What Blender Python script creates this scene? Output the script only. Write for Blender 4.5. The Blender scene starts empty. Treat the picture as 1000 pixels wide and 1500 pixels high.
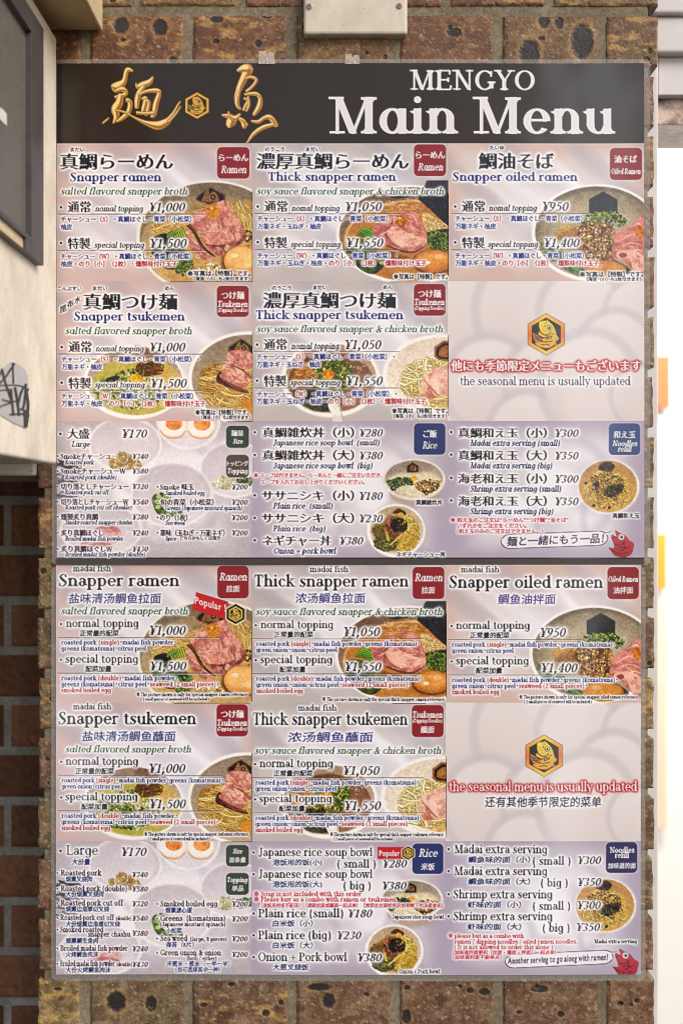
import bpy, math, random
import numpy as np
from mathutils import Vector

# ------------------------------------------------------------------ camera, world, light
S = 0.000695          # metres per photo pixel on the pillar's face
D = 1.30              # camera distance
H0 = 1.60             # camera height
sc = bpy.context.scene
cam = bpy.data.cameras.new('camera')
cam.sensor_fit = 'HORIZONTAL'; cam.sensor_width = 36.0
cam.lens = 36.0 * D / (1000 * S)
cam.clip_start = 0.01; cam.clip_end = 100
cam_o = bpy.data.objects.new('camera', cam); sc.collection.objects.link(cam_o)
cam_o.location = (0, -D, H0); cam_o.rotation_euler = (math.radians(90), 0, 0)
cam.dof.use_dof = True; cam.dof.focus_distance = D; cam.dof.aperture_fstop = 6.3
sc.camera = cam_o

SUN_EL, SUN_AZ = 36.0, 133.0     # azimuth clockwise from +Y: the sun stands behind the camera, to its right
w = bpy.data.worlds.new('World'); sc.world = w; w.use_nodes = True
nt = w.node_tree
sky = nt.nodes.new('ShaderNodeTexSky'); sky.sky_type = 'NISHITA'; sky.sun_disc = False
sky.sun_elevation = math.radians(SUN_EL); sky.sun_rotation = math.radians(SUN_AZ)
sky.dust_density = 3.0
nt.links.new(sky.outputs[0], nt.nodes['Background'].inputs[0])
nt.nodes['Background'].inputs[1].default_value = 0.13

sun = bpy.data.lights.new('sun', 'SUN'); sun.energy = 1.5; sun.angle = math.radians(28); sun.color = (1.0, 0.95, 0.89)
sun_o = bpy.data.objects.new('sun', sun); sc.collection.objects.link(sun_o)
az = math.radians(SUN_AZ); el = math.radians(SUN_EL)
sdir = Vector((math.sin(az) * math.cos(el), math.cos(az) * math.cos(el), math.sin(el)))
sun_o.rotation_euler = sdir.to_track_quat('Z', 'Y').to_euler()
sun_o.location = sdir * 5

# the lit shop interior beyond the door frame
al = bpy.data.lights.new('shop_lamp', 'AREA'); al.energy = 50; al.size = 0.5; al.color = (1.0, 0.95, 0.88)
al_o = bpy.data.objects.new('shop_lamp', al); sc.collection.objects.link(al_o)
al_o.location = (1.1, 1.75, 2.7); al_o.rotation_euler = (math.radians(48), 0, 0)

# cool strip lamps added unseen behind the camera, streaking the laminate with upright sheen
for nm, x, z, sx, sz, e in (('sheen_strip', 0.98, 1.65, 0.15, 3.9, 11.0), ('sheen_strip', -1.25, 1.0, 0.22, 1.3, 7.0)):
    sl = bpy.data.lights.new(nm, 'AREA'); sl.shape = 'RECTANGLE'; sl.size = sx; sl.size_y = sz; sl.energy = e; sl.color = (0.92, 0.96, 1.0)
    so = bpy.data.objects.new(nm, sl); sc.collection.objects.link(so); so.location = (x, -4.0, z); so.rotation_euler = (math.radians(90), 0, 0)

sc.view_settings.view_transform = 'Standard'; sc.view_settings.look = 'None'
sc.view_settings.gamma = 1.0; sc.view_settings.use_curve_mapping = False
sc.view_settings.exposure = 0.36
sc.cycles.use_denoising = True; sc.cycles.filter_width = 1.0

# ------------------------------------------------------------------ helpers
COL = sc.collection
def lin(c):
    c = np.asarray(c, dtype=np.float32)
    return np.where(c <= 0.04045, c / 12.92, ((c + 0.055) / 1.055) ** 2.4)
def rgb(r, g, b): return np.array([r, g, b], dtype=np.float32) / 255.0
def lrgb(r, g, b, k=1.0): return tuple(float(v) * k for v in lin(rgb(r, g, b))) + (1.0,)
def wx(u, y=0.0): return (u - 500) * S * (D + y) / D          # x of photo column u on a plane at depth y
def wz(v, y=0.0): return H0 + (750 - v) * S * (D + y) / D

def tag(o, label=None, cat=None, group=None, kind=None):
    if label: o['label'] = label
    if cat: o['category'] = cat
    if group: o['group'] = group
    if kind: o['kind'] = kind
    return o
def empty(name, loc):
    o = bpy.data.objects.new(name, None); COL.objects.link(o); o.location = loc; o.empty_display_size = 0.02
    return o
def link_mesh(name, me, mat, parent=None):
    o = bpy.data.objects.new(name, me); COL.objects.link(o)
    if mat: me.materials.append(mat)
    if parent:
        o.parent = parent
        p = parent
        off = Vector((0, 0, 0))
        while p: off += p.location; p = p.parent
        o.location = -off                     # meshes are written in world coordinates
    return o
def mesh_np(name, verts, quads, mat, parent=None, col=None, smooth=False, tris=None):
    me = bpy.data.meshes.new(name)
    verts = np.asarray(verts, dtype=np.float32); quads = np.asarray(quads, dtype=np.int32)
    nq = len(quads)
    me.vertices.add(len(verts)); me.vertices.foreach_set('co', verts.ravel())
    me.loops.add(nq * 4); me.loops.foreach_set('vertex_index', quads.ravel())
    me.polygons.add(nq)
    me.polygons.foreach_set('loop_start', np.arange(nq, dtype=np.int32) * 4)
    me.polygons.foreach_set('use_smooth', np.full(nq, smooth, dtype=bool))
    if col is not None:
        a = me.color_attributes.new('print', 'FLOAT_COLOR', 'POINT')
        c4 = np.ones((len(verts), 4), dtype=np.float32); c4[:, :3] = col
        a.data.foreach_set('color', c4.ravel())
    me.update(calc_edges=True); me.validate()
    return link_mesh(name, me, mat, parent)
def mesh_py(name, verts, faces, mat, parent=None, smooth=False, bevel=0.0, seg=2):
    me = bpy.data.meshes.new(name); me.from_pydata([tuple(v) for v in verts], [], faces)
    me.update()
    if smooth:
        for p in me.polygons: p.use_smooth = True
    o = link_mesh(name, me, mat, parent)
    if bevel:
        m = o.modifiers.new('bevel', 'BEVEL'); m.width = bevel; m.segments = seg; m.limit_method = 'ANGLE'
    return o
class MB:
    """collects boxes and prisms into one mesh"""
    def __init__(s): s.v = []; s.f = []
    def box(s, x0, x1, y0, y1, z0, z1):
        b = len(s.v)
        s.v += [(x0,y0,z0),(x1,y0,z0),(x1,y1,z0),(x0,y1,z0),(x0,y0,z1),(x1,y0,z1),(x1,y1,z1),(x0,y1,z1)]
        s.f += [tuple(b+i for i in q) for q in ((3,2,1,0),(4,5,6,7),(0,1,5,4),(1,2,6,5),(2,3,7,6),(3,0,4,7))]
        return s
    def prism(s, pts, d):
        """pts: 3-D polygon counter-clockwise seen from outside; d: vector to the back"""
        b = len(s.v); n = len(pts)
        s.v += [tuple(p) for p in pts] + [tuple(Vector(p) + Vector(d)) for p in pts]
        s.f.append(tuple(range(b, b + n))); s.f.append(tuple(range(b + 2*n - 1, b + n - 1, -1)))
        for i in range(n):
            j = (i + 1) % n
            s.f.append((b + i, b + n + i, b + n + j, b + j))
        return s
    def cyl(s, c, r, axis, L, n=20):
        ax = Vector(axis).normalized(); t = ax.orthogonal().normalized(); u = ax.cross(t)
        pts = [Vector(c) + t * r * math.cos(k*2*math.pi/n) + u * r * math.sin(k*2*math.pi/n) for k in range(n)]
        return s.prism(pts, -ax * L)
    def build(s, name, mat, parent=None, bevel=0.0, seg=2, smooth=False):
        return mesh_py(name, s.v, s.f, mat, parent, smooth, bevel, seg)

def mat_base(name, rough=0.5, spec=0.5):
    m = bpy.data.materials.new(name); m.use_nodes = True
    b = m.node_tree.nodes['Principled BSDF']
    b.inputs['Roughness'].default_value = rough
    b.inputs['Specular IOR Level'].default_value = spec
    return m, m.node_tree, b
def noise_node(t, scale, detail=5, rough=0.6, vec=None):
    n = t.nodes.new('ShaderNodeTexNoise'); n.inputs['Scale'].default_value = scale
    n.inputs['Detail'].default_value = detail; n.inputs['Roughness'].default_value = rough
    if vec: t.links.new(vec, n.inputs['Vector'])
    return n
def ramp(t, src, stops):
    r = t.nodes.new('ShaderNodeValToRGB')
    while len(r.color_ramp.elements) < len(stops): r.color_ramp.elements.new(0.5)
    for e, (p, c) in zip(r.color_ramp.elements, stops): e.position = p; e.color = c
    t.links.new(src, r.inputs[0]); return r
def mix(t, fac, a, b, mode='MIX'):
    m = t.nodes.new('ShaderNodeMix'); m.data_type = 'RGBA'; m.blend_type = mode
    for k, v in ((0, fac), (6, a), (7, b)):
        if hasattr(v, 'is_output'): t.links.new(v, m.inputs[k])
        else: m.inputs[k].default_value = v
    return m.outputs[2]
def bump(t, b, src, strength, dist):
    n = t.nodes.new('ShaderNodeBump'); n.inputs['Strength'].default_value = strength; n.inputs['Distance'].default_value = dist
    t.links.new(src, n.inputs['Height']); t.links.new(n.outputs[0], b.inputs['Normal']); return n
def objco(t): return t.nodes.new('ShaderNodeTexCoord').outputs['Object']

def painted(name, c, dirt, amt=0.5, rough=0.45, scale=18, speck=True):
    """worn painted metal: base coat, drifting dirt, fine specks, orange-peel bump"""
    m, t, b = mat_base(name, rough)
    co = objco(t)
    n1 = noise_node(t, scale, 6, 0.65, co); r1 = ramp(t, n1.outputs[0], [(0.38, (0,0,0,1)), (0.75, (amt,amt,amt,1))])
    base = mix(t, r1.outputs[0], c, dirt)
    if speck:
        n2 = noise_node(t, 420, 3, 0.6, co); r2 = ramp(t, n2.outputs[0], [(0.62, (0,0,0,1)), (0.70, (0.6,0.6,0.6,1))])
        base = mix(t, r2.outputs[0], base, tuple(v*0.35 for v in dirt[:3]) + (1,))
    t.links.new(base, b.inputs['Base Color'])
    n3 = noise_node(t, 700, 2, 0.5, co); bump(t, b, n3.outputs[0], 0.12, 0.0006)
    return m
def plain(name, c, rough=0.5, spec=0.5):
    m, t, b = mat_base(name, rough, spec); b.inputs['Base Color'].default_value = c
    n = noise_node(t, 300, 3, 0.6, objco(t)); r = ramp(t, n.outputs[0], [(0.3, (0.78,0.78,0.78,1)), (0.7, (1,1,1,1))])
    t.links.new(mix(t, 1.0, c, r.outputs[0], 'MULTIPLY'), b.inputs['Base Color'])
    return m
def attr_mat(name, rough, spec, coat=0.0, coat_rough=0.1, bscale=None, bstr=0.0, bdist=0.001):
    m, t, b = mat_base(name, rough, spec)
    a = t.nodes.new('ShaderNodeVertexColor'); a.layer_name = 'print'
    t.links.new(a.outputs[0], b.inputs['Base Color'])
    b.inputs['Coat Weight'].default_value = coat; b.inputs['Coat Roughness'].default_value = coat_rough
    if bscale:
        n = noise_node(t, bscale, 2, 0.5, objco(t)); bp = bump(t, b, n.outputs[0], bstr, bdist)
        t.links.new(bp.outputs[0], b.inputs['Coat Normal'])
    return m

# numpy value noise
def vnoise(x, y, seed):
    xi = np.floor(x).astype(np.int64); yi = np.floor(y).astype(np.int64)
    fx = x - xi; fy = y - yi
    fx = fx*fx*(3-2*fx); fy = fy*fy*(3-2*fy)
    def h(i, j):
        n = (i * 374761393 + j * 668265263 + seed * 1442695041) & 0x7fffffff
        n = ((n ^ (n >> 13)) * 1274126177) & 0x7fffffff
        return ((n ^ (n >> 16)) & 0xffff) / 65535.0
    a = h(xi, yi); b = h(xi+1, yi); c = h(xi, yi+1); d = h(xi+1, yi+1)
    return (a*(1-fx)+b*fx)*(1-fy) + (c*(1-fx)+d*fx)*fy
def fbm(x, y, seed, oct=4, gain=0.5):
    s = 0; a = 1; t = 0
    for o in range(oct):
        s = s + a*vnoise(x*2**o + 17.3*o, y*2**o - 9.1*o, seed+o); t += a; a *= gain
    return s / t
def smooth01(e0, e1, x):
    t = np.clip((x-e0)/(e1-e0), 0, 1); return t*t*(3-2*t)

# ------------------------------------------------------------------ the print: a fine sheet of coloured vertices, one per photo pixel
CW, CH = 1000, 1500
CAN = np.zeros((CH, CW, 3), dtype=np.float32)
PART = np.zeros((CH, CW), dtype=np.int16)       # which part of the print a pixel belongs to
CLIP = [0, 0, CW, CH]

def raster(polys):
    """signed-area coverage of closed polygons -> (x0, y0, cov)"""
    pts = [np.asarray(p, dtype=np.float64) for p in polys if len(p) > 2]
    if not pts: return None
    allp = np.concatenate(pts)
    x0 = int(math.floor(allp[:,0].min())) - 1; y0 = int(math.floor(allp[:,1].min())) - 1
    x1 = int(math.ceil(allp[:,0].max())) + 3; y1 = int(math.ceil(allp[:,1].max())) + 2
    if x1 <= CLIP[0] or y1 <= CLIP[1] or x0 >= CLIP[2] or y0 >= CLIP[3]: return None
    W = x1-x0; H = y1-y0
    if W > 3000 or H > 3000: return None
    acc = [0.0]*(W*H + W + 8)
    for p in pts:
        px = (p[:,0]-x0+0.5).tolist(); py = (p[:,1]-y0+0.5).tolist(); n = len(px)
        for i in range(n):
            ax, ay = px[i-1], py[i-1]; bx, by = px[i], py[i]
            if ay == by: continue
            if ay < by: d = 1.0
            else: d = -1.0; ax, ay, bx, by = bx, by, ax, ay
            dxdy = (bx-ax)/(by-ay); x = ax
            for y in range(int(ay), min(H, int(math.ceil(by)))):
                ls = y*W
                dy = min(y+1.0, by) - max(float(y), ay)
                xn = x + dxdy*dy
                dd = dy*d
                if x < xn: a0, a1 = x, xn
                else: a0, a1 = xn, x
                a0f = math.floor(a0); a0i = int(a0f); a1c = math.ceil(a1); a1i = int(a1c)
                if a1i <= a0i+1:
                    xmf = 0.5*(x+xn)-a0f
                    acc[ls+a0i] += dd - dd*xmf; acc[ls+a0i+1] += dd*xmf
                else:
                    s = 1.0/(a1-a0); x0f = a0-a0f; t0 = 0.5*s*(1-x0f)**2; x1f = a1-a1c+1.0; am = 0.5*s*x1f*x1f
                    acc[ls+a0i] += dd*t0
                    if a1i == a0i+2:
                        acc[ls+a0i+1] += dd*(1-t0-am)
                    else:
                        t1 = s*(1.5-x0f); acc[ls+a0i+1] += dd*(t1-t0)
                        for xi in range(a0i+2, a1i-1): acc[ls+xi] += dd*s
                        a2 = t1 + (a1i-a0i-3)*s
                        acc[ls+a1i-1] += dd*(1-a2-am)
                    acc[ls+a1i] += dd*am
                x = xn
    A = np.minimum(np.abs(np.cumsum(np.array(acc[:W*H]).reshape(H, W), axis=1)), 1.0)
    return x0, y0, A.astype(np.float32)

def clipwin(x0, y0, a):
    h, wd = a.shape[:2]
    cx0, cy0 = max(x0, CLIP[0]), max(y0, CLIP[1]); cx1, cy1 = min(x0+wd, CLIP[2]), min(y0+h, CLIP[3])
    if cx1 <= cx0 or cy1 <= cy0: return None
    return cx0, cy0, cx1, cy1, (slice(cy0-y0, cy1-y0), slice(cx0-x0, cx1-x0))
def blend(x0, y0, a, col, alpha=1.0):
    """col: rgb triple, or an array the size of a"""
    q = clipwin(x0, y0, a)
    if q is None: return
    cx0, cy0, cx1, cy1, sl = q
    m = (a[sl]*alpha)[..., None]
    c = np.asarray(col, dtype=np.float32)
    if c.ndim == 3: c = c[sl]
    v = CAN[cy0:cy1, cx0:cx1]
    v += (c - v)*m
def fill(polys, col, alpha=1.0):
    r = raster(polys)
    if r: blend(r[0], r[1], r[2], col, alpha)
def blur(a, s):
    if s <= 0: return a
    r = int(math.ceil(2.5*s)); k = np.exp(-0.5*(np.arange(-r, r+1)/s)**2); k /= k.sum()
    a = np.apply_along_axis(lambda v: np.convolve(v, k, 'same'), 0, a)
    return np.apply_along_axis(lambda v: np.convolve(v, k, 'same'), 1, a).astype(np.float32)
def pad(r, n):
    return r[0]-n, r[1]-n, np.pad(r[2], n)
def soft(polys, col, s, alpha=1.0, gain=1.0):
    r = raster(polys)
    if r:
        r = pad(r, int(3*s)+1); blend(r[0], r[1], np.minimum(blur(r[2], s)*gain, 1), col, alpha)
def ellipse(cx, cy, rx, ry, n=72, a0=0, a1=360):
    return [(cx+rx*math.cos(math.radians(a0+(a1-a0)*k/n)), cy+ry*math.sin(math.radians(a0+(a1-a0)*k/n))) for k in range(n)]
def ccw(p):
    a = 0
    for i in range(len(p)): a += p[i-1][0]*p[i][1]-p[i][0]*p[i-1][1]
    return p if a > 0 else p[::-1]
def spline(pts, closed=True, n=6):
    pts = [np.array(p, dtype=float) for p in pts]; out = []; N = len(pts)
    for i in range(N if closed else N-1):
        if closed: p0, p1, p2, p3 = pts[i-1], pts[i], pts[(i+1) % N], pts[(i+2) % N]
        else: p0, p1, p2, p3 = pts[max(i-1,0)], pts[i], pts[i+1], pts[min(i+2,N-1)]
        for k in range(n):
            t = k/n
            out.append(0.5*(2*p1+(p2-p0)*t+(2*p0-5*p1+4*p2-p3)*t*t+(3*p1-p0-3*p2+p3)*t**3))
    if not closed: out.append(pts[-1])
    return out
def ribbon(pts, wd):
    """pts polyline, wd half-widths (scalar or list) -> closed polygon"""
    P = np.asarray(pts, dtype=float); n = len(P)
    W = np.full(n, wd) if np.isscalar(wd) else np.asarray(wd, dtype=float)
    T = np.gradient(P, axis=0); L = np.hypot(T[:,0], T[:,1]); L[L == 0] = 1; T /= L[:, None]
    N = np.stack([-T[:,1], T[:,0]], 1)
    return [tuple(p) for p in P+N*W[:, None]] + [tuple(p) for p in (P-N*W[:, None])[::-1]]

# ------------------------------------------------------------------ a serif alphabet, drawn stroke by stroke (units: x-height .48, capitals .70)
GL = {
'a':"V .36 .05 .32 r;A .23 .31 .13 .18 0 150;O .125 .38 .045;A .22 .14 .13 .15 0 360;.48",
'ɑ':"A .25 .24 .17 .25 0 360;V .43 0 .48 r;.55",
'b':"V .12 0 .74 f;A .28 .24 .17 .25 0 360;.54",'c':"A .27 .24 .18 .25 50 320;O .38 .37 .045;.47",
'd':"A .25 .24 .17 .25 0 360;V .42 0 .74 fr;.55",'e':"A .26 .24 .18 .25 0 322;H .1 .44 .26;.5",
'f':"V .16 0 .58 b;A .30 .57 .14 .18 50 180;O .38 .67 .045;H .05 .33 .465;.35",
'g':"A .25 .24 .17 .25 0 360;V .42 -.06 .48 -;A .25 -.05 .17 .18 200 360;.54",
'h':"V .12 0 .74 fb;A .28 .29 .15 .2 0 160;V .43 0 .3 b;.56",'i':"V .13 0 .48 fb;O .13 .65 .062;.27",
'j':"V .16 -.06 .48 f;A .03 -.06 .13 .16 220 360;O .16 .65 .062;.28",
'k':"V .12 0 .74 fb;D .15 .2 .40 .47 t;D .24 .28 .46 0 T;S .40 .465;S .46 0;.54",'l':"V .13 0 .74 fb;.27",
'm':"V .12 0 .48 fb;A .27 .29 .14 .2 0 160;V .41 0 .3 b;A .56 .29 .14 .2 0 160;V .70 0 .3 b;.84",
'n':"V .12 0 .48 fb;A .28 .29 .15 .2 0 160;V .43 0 .3 b;.56",'o':"A .27 .24 .19 .25 0 360;.54",
'p':"V .12 -.22 .48 fb;A .28 .24 .17 .25 0 360;.55",'q':"A .25 .24 .17 .25 0 360;V .42 -.22 .48 b;.55",
'r':"V .12 0 .48 fb;A .28 .30 .15 .19 70 160;O .34 .43 .055;.41",
's':"P .34 .39 .3 .31 .445 .3 .21 .47 .4 .1 .38 .85 .2 .26 1.1 .34 .14 .9 .22 .01 .4 .12 .03 .3 .07 .11 .3;D .355 .36 .345 .47 t;D .06 .0 .065 .13 t;.42",
't':"V .17 .1 .62 -;A .29 .11 .12 .13 180 310;H .04 .33 .465;.36",
'u':"V .12 .17 .48 f;A .27 .19 .15 .2 180 345;V .43 0 .48 fr;.56",
'v':"D .08 .48 .26 0 T;D .26 0 .43 .48 t;S .08 .465;S .43 .465;.51",
'w':"D .07 .48 .22 0 T;D .22 0 .36 .46 t;D .36 .46 .51 0 T;D .51 0 .66 .48 t;S .07 .465;S .66 .465;S .36 .465;.73",
'x':"D .09 .48 .43 0 T;D .09 0 .41 .48 t;S .09 .465;S .41 .465;S .09 0;S .43 0;.51",
'y':"D .08 .48 .27 .02 T;D .44 .48 .17 -.19 t;O .13 -.17 .05;S .08 .465;S .44 .465;.52",
'z':"H .06 .40 .46;H .06 .41 .02;D .36 .47 .09 .01 T;D .06 .38 .06 .47 t;D .41 .01 .42 .12 t;.46",
'A':"D .09 0 .35 .7 t;D .34 .7 .6 0 T;H .18 .48 .24;S .09 0;S .6 0;.69",
'B':"V .14 0 .7 L;A .29 .53 .17 .17 -90 90;A .31 .19 .19 .2 -90 90;H .14 .3 .685;H .14 .32 .37;H .14 .32 .01;.6",
'C':"A .38 .35 .28 .36 42 318;D .6 .46 .61 .68 t;.69",'D':"V .14 0 .7 L;H .14 .36 .685;H .14 .36 .015;A .36 .35 .28 .35 -90 90;.75",
'E':"V .14 0 .7 L;H .14 .52 .685;H .14 .46 .36;H .14 .54 .015;D .51 .55 .52 .69 t;D .54 .01 .56 .16 t;D .46 .28 .46 .44 t;.61",
'G':"A .38 .35 .28 .36 45 330;D .6 .47 .61 .68 t;V .62 .05 .3 t;.74",'H':"V .15 0 .7 bt;V .6 0 .7 bt;H .15 .6 .36;.75",
'I':"V .15 0 .7 bt;.3",'J':"V .25 .1 .7 t;A .13 .1 .12 .15 210 360;O .05 .06 .05;.4",
'L':"V .15 0 .7 tb;H .15 .52 .015;D .52 .01 .54 .17 t;.58",
'M':"D .15 0 .15 .7 t;D .17 .7 .44 .0 T;D .44 .0 .70 .7 t;V .73 0 .7 bt;S .15 0;S .13 .685;.88",
'N':"D .14 0 .14 .7 t;D .14 .7 .58 0 T;D .59 0 .59 .7 t;S .14 0;S .1 .685;S .59 .685;.73",
'O':"A .38 .35 .29 .36 0 360;.76",'P':"V .14 0 .7 bL;A .3 .51 .18 .19 -90 90;H .14 .32 .685;H .14 .32 .335;.57",
'R':"V .14 0 .7 bL;A .3 .52 .17 .18 -90 90;H .14 .32 .685;H .14 .32 .355;D .31 .35 .56 0 T;S .58 0;.66",
'S':"P .42 .56 .3 .38 .66 .3 .27 .695 .45 .12 .56 .85 .26 .37 1.1 .43 .2 .9 .28 .0 .45 .13 .03 .3 .08 .15 .3;D .43 .53 .42 .69 t;D .07 .0 .075 .18 t;.53",
'T':"V .31 0 .68 b;H .06 .56 .685;D .06 .53 .08 .69 t;D .54 .69 .56 .53 t;.62",
'V':"D .09 .7 .35 0 T;D .35 0 .6 .7 t;S .09 .685;S .6 .685;.69",
'W':"D .07 .7 .27 0 T;D .27 0 .46 .68 t;D .46 .68 .66 0 T;D .66 0 .86 .7 t;S .07 .685;S .86 .685;S .46 .685;.93",
'Y':"D .08 .7 .32 .32 T;D .32 .32 .56 .7 t;V .31 0 .34 b;S .08 .685;S .56 .685;.64",
'0':"A .25 .34 .17 .35 0 360;.5",'1':"V .26 0 .68 b;D .13 .55 .25 .67 t;.5",
'2':"P .1 .5 .5 .14 .62 .5 .25 .67 .4 .38 .5 1 .28 .26 .8 .08 .03 .3;H .08 .42 .035;H .08 .42 .01;D .42 .01 .44 .14 t;.5",
'3':"P .1 .57 .5 .24 .67 .4 .37 .52 1 .2 .36 .3;P .2 .36 .3 .4 .2 1 .23 .005 .4 .08 .1 .5;.5",
'4':"V .33 0 .68 b;D .31 .67 .05 .22 t;H .05 .46 .2;.5",
'5':"P .13 .36 .4 .26 .42 .4 .41 .21 1 .22 .005 .4 .08 .09 .5;D .12 .36 .15 .67 t;H .15 .39 .65;H .15 .39 .625;.5",
'6':"A .26 .21 .16 .22 0 360;P .39 .66 .3 .18 .52 .8 .1 .22 .9;.5",'7':"H .08 .43 .65;H .08 .43 .625;D .42 .65 .2 0 T;D .08 .53 .09 .67 t;.5",
'8':"A .25 .52 .13 .17 0 360;A .25 .185 .16 .195 0 360;.5",'9':"A .24 .46 .16 .22 0 360;P .11 .01 .3 .32 .16 .8 .4 .46 .9;.5",
'¥':"D .04 .68 .25 .33 T;D .25 .33 .47 .68 t;V .25 0 .34 b;H .1 .42 .31;H .1 .42 .2;S .04 .665;S .47 .665;.5",
',':"O .13 .05 .08;D .17 .05 .1 -.16 T;.27",'.':"O .12 .05 .06;.24","'":"D .1 .7 .09 .5 T;.2",'!':"D .15 .7 .15 .2 T;O .15 .05 .06;.3",
'+':"H .05 .5 .28;D .275 .06 .275 .5 t;.55",'/':"D .04 -.05 .3 .72 t;.34",'-':"H .05 .3 .25;.35",
'(':"A .38 .26 .26 .52 125 235;.34",')':"A -.04 .26 .26 .52 -55 55;.34",
'&':"P .56 .36 .3 .46 .12 .4 .24 .0 .7 .1 .15 .9 .28 .38 .4 .4 .55 .5 .3 .68 .4 .2 .55 .8 .36 .25 1.1 .62 .0 .9;S .56 .38;.68",
}
def parse_glyph(s, W, h):
    polys = []; parts = s.split(';'); adv = float(parts[-1])
    rect = lambda x0, x1, y0, y1: polys.append([(x0,y0),(x1,y0),(x1,y1),(x0,y1)])
    def foot(x, y, up, l=0.075, left=True, right=True):
        t = h*0.95; a = x-W/2-(l if left else 0); b = x+W/2+(l if right else 0)
        if up:
            rect(a, b, y, y+t); polys.append([(a+.03 if left else a,y+t*.9),(b-.03 if right else b,y+t*.9),(x+W/2-.002,y+t+.05),(x-W/2+.002,y+t+.05)])
        else:
            rect(a, b, y-t, y); polys.append([(x-W/2+.002,y-t-.05),(x+W/2-.002,y-t-.05),(b-.03 if right else b,y-t*.9),(a+.03 if left else a,y-t*.9)])
    for p in parts[:-1]:
        k = p.split(); c = k[0]
        if c == 'V':
            x, y0, y1 = map(float, k[1:4]); f = k[4] if len(k) > 4 else ''
            rect(x-W/2, x+W/2, y0, y1)
            if 'b' in f: foot(x, y0, True)
            if 't' in f: foot(x, y1, False)
            if 'L' in f: foot(x, y1, False, right=False); 'b' in f or foot(x, y0, True, right=False)
            if 'r' in f: foot(x, y0, True, left=False)
            if 'f' in f: polys.append([(x-W/2-.075,y1-h*1.2),(x-W/2+.01,y1-h*1.9-.02),(x+W/2,y1),(x+W/2-.01,y1+.015)])
        elif c == 'H':
            x0, x1, y = map(float, k[1:4]); rect(x0, x1, y-h/2, y+h/2)
        elif c == 'D':
            x0, y0, x1, y1 = map(float, k[1:5]); ww = W if k[5] == 'T' else h*1.25
            polys.append([(x0-ww/2,y0),(x0+ww/2,y0),(x1+ww/2,y1),(x1-ww/2,y1)])
        elif c == 'O':
            x, y, r = map(float, k[1:4]); r *= (0.75+W*2.4); polys.append(ellipse(x, y, r, r, 14))
        elif c == 'S':
            x, y = map(float, k[1:3]); l = .07+W*.5; rect(x-l, x+l, y-(0 if y < .1 else h/2), y+h*(.95 if y < .1 else .5))
        elif c == 'A':
            cx, cy, rx, ry, a0, a1 = map(float, k[1:7]); n = max(8, int(abs(a1-a0)/12))
            o = ellipse(cx, cy, rx+W/2, ry, n, a0, a1); i = ellipse(cx, cy, max(rx-W/2, .01), max(ry-h, .01), n, a0, a1)
            if a1-a0 >= 360: polys.append(ccw(o)); polys.append(ccw(i)[::-1]); continue
            e = math.radians(a1); o.append((cx+(rx+W/2)*math.cos(e), cy+ry*math.sin(e))); i.append((cx+max(rx-W/2,.01)*math.cos(e), cy+max(ry-h,.01)*math.sin(e)))
            polys.append(o + i[::-1])
        elif c == 'P':
            v = list(map(float, k[1:])); P = [(v[j], v[j+1], v[j+2]) for j in range(0, len(v), 3)]
            q = np.array(spline(P, False, 5)); polys.append(ribbon(q[:, :2], np.maximum(q[:, 2]*W, h*.8)/2))
    out = []
    for q in polys:
        out.append(q)
    # rings come as outer + reversed inner; everything else counter-clockwise
    res = []; skip = False
    for q in out:
        a = sum(q[i-1][0]*q[i][1]-q[i][0]*q[i-1][1] for i in range(len(q)))
        res.append((q, a))
    fin = []; prev = None
    for q, a in res:
        hole = a < 0 and prev is not None and len(q) == len(prev) and len(q) >= 30
        fin.append(np.array(q if (hole or a > 0) else q[::-1])); prev = q
    return fin, adv

_fc = bpy.data.curves.new('type', 'FONT'); _fo = bpy.data.objects.new('type', _fc); COL.objects.link(_fo)
_gc = {}
def outline(ch):
    """flattened outline of one character of the built-in face"""
    if ch in _gc: return _gc[ch]
    _fc.body = ch
    dg = bpy.context.evaluated_depsgraph_get(); dg.update()
    c = _fo.evaluated_get(dg).to_curve(dg)
    polys = []
    for s in c.splines:
        bp = s.bezier_points; n = len(bp); q = []
        for i in range(n):
            a, b = bp[i], bp[(i+1) % n]
            p0 = np.array(a.co[:2]); p3 = np.array(b.co[:2]); p1 = np.array(a.handle_right[:2]); p2 = np.array(b.handle_left[:2])
            ch_ = np.linalg.norm(p3-p0); cr = abs((p1-p0)[0]*(p3-p0)[1]-(p1-p0)[1]*(p3-p0)[0]) + abs((p2-p0)[0]*(p3-p0)[1]-(p2-p0)[1]*(p3-p0)[0])
            m = 1 if cr < 1e-4 else 4
            for t in range(m):
                t /= m; q.append((1-t)**3*p0+3*(1-t)**2*t*p1+3*(1-t)*t*t*p2+t**3*p3)
        if len(q) > 2: polys.append(np.array(q))
    _fo.evaluated_get(dg).to_curve_clear()
    _gc[ch] = polys
    return polys
def embolden(polys, dx, dy):
    tot = sum(float(np.sum(np.roll(q[:,0],1)*q[:,1]-q[:,0]*np.roll(q[:,1],1))) for q in polys)
    sg = 1 if tot > 0 else -1
    res = []
    for q in polys:
        q = np.array([p for i, p in enumerate(q) if np.linalg.norm(p-q[i-1]) > 1e-5])
        if len(q) < 3: continue
        e = np.roll(q, -1, 0)-q; L = np.hypot(e[:,0], e[:,1])[:, None]; e = e/L
        n = np.stack([e[:,1], -e[:,0]], 1)*sg; pn = np.roll(n, 1, 0)
        m = (n+pn)/np.maximum(1+np.sum(n*pn, 1), 0.45)[:, None]
        res.append(q+m*np.array([dx, dy]))
    return res
KANA = {}
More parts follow.
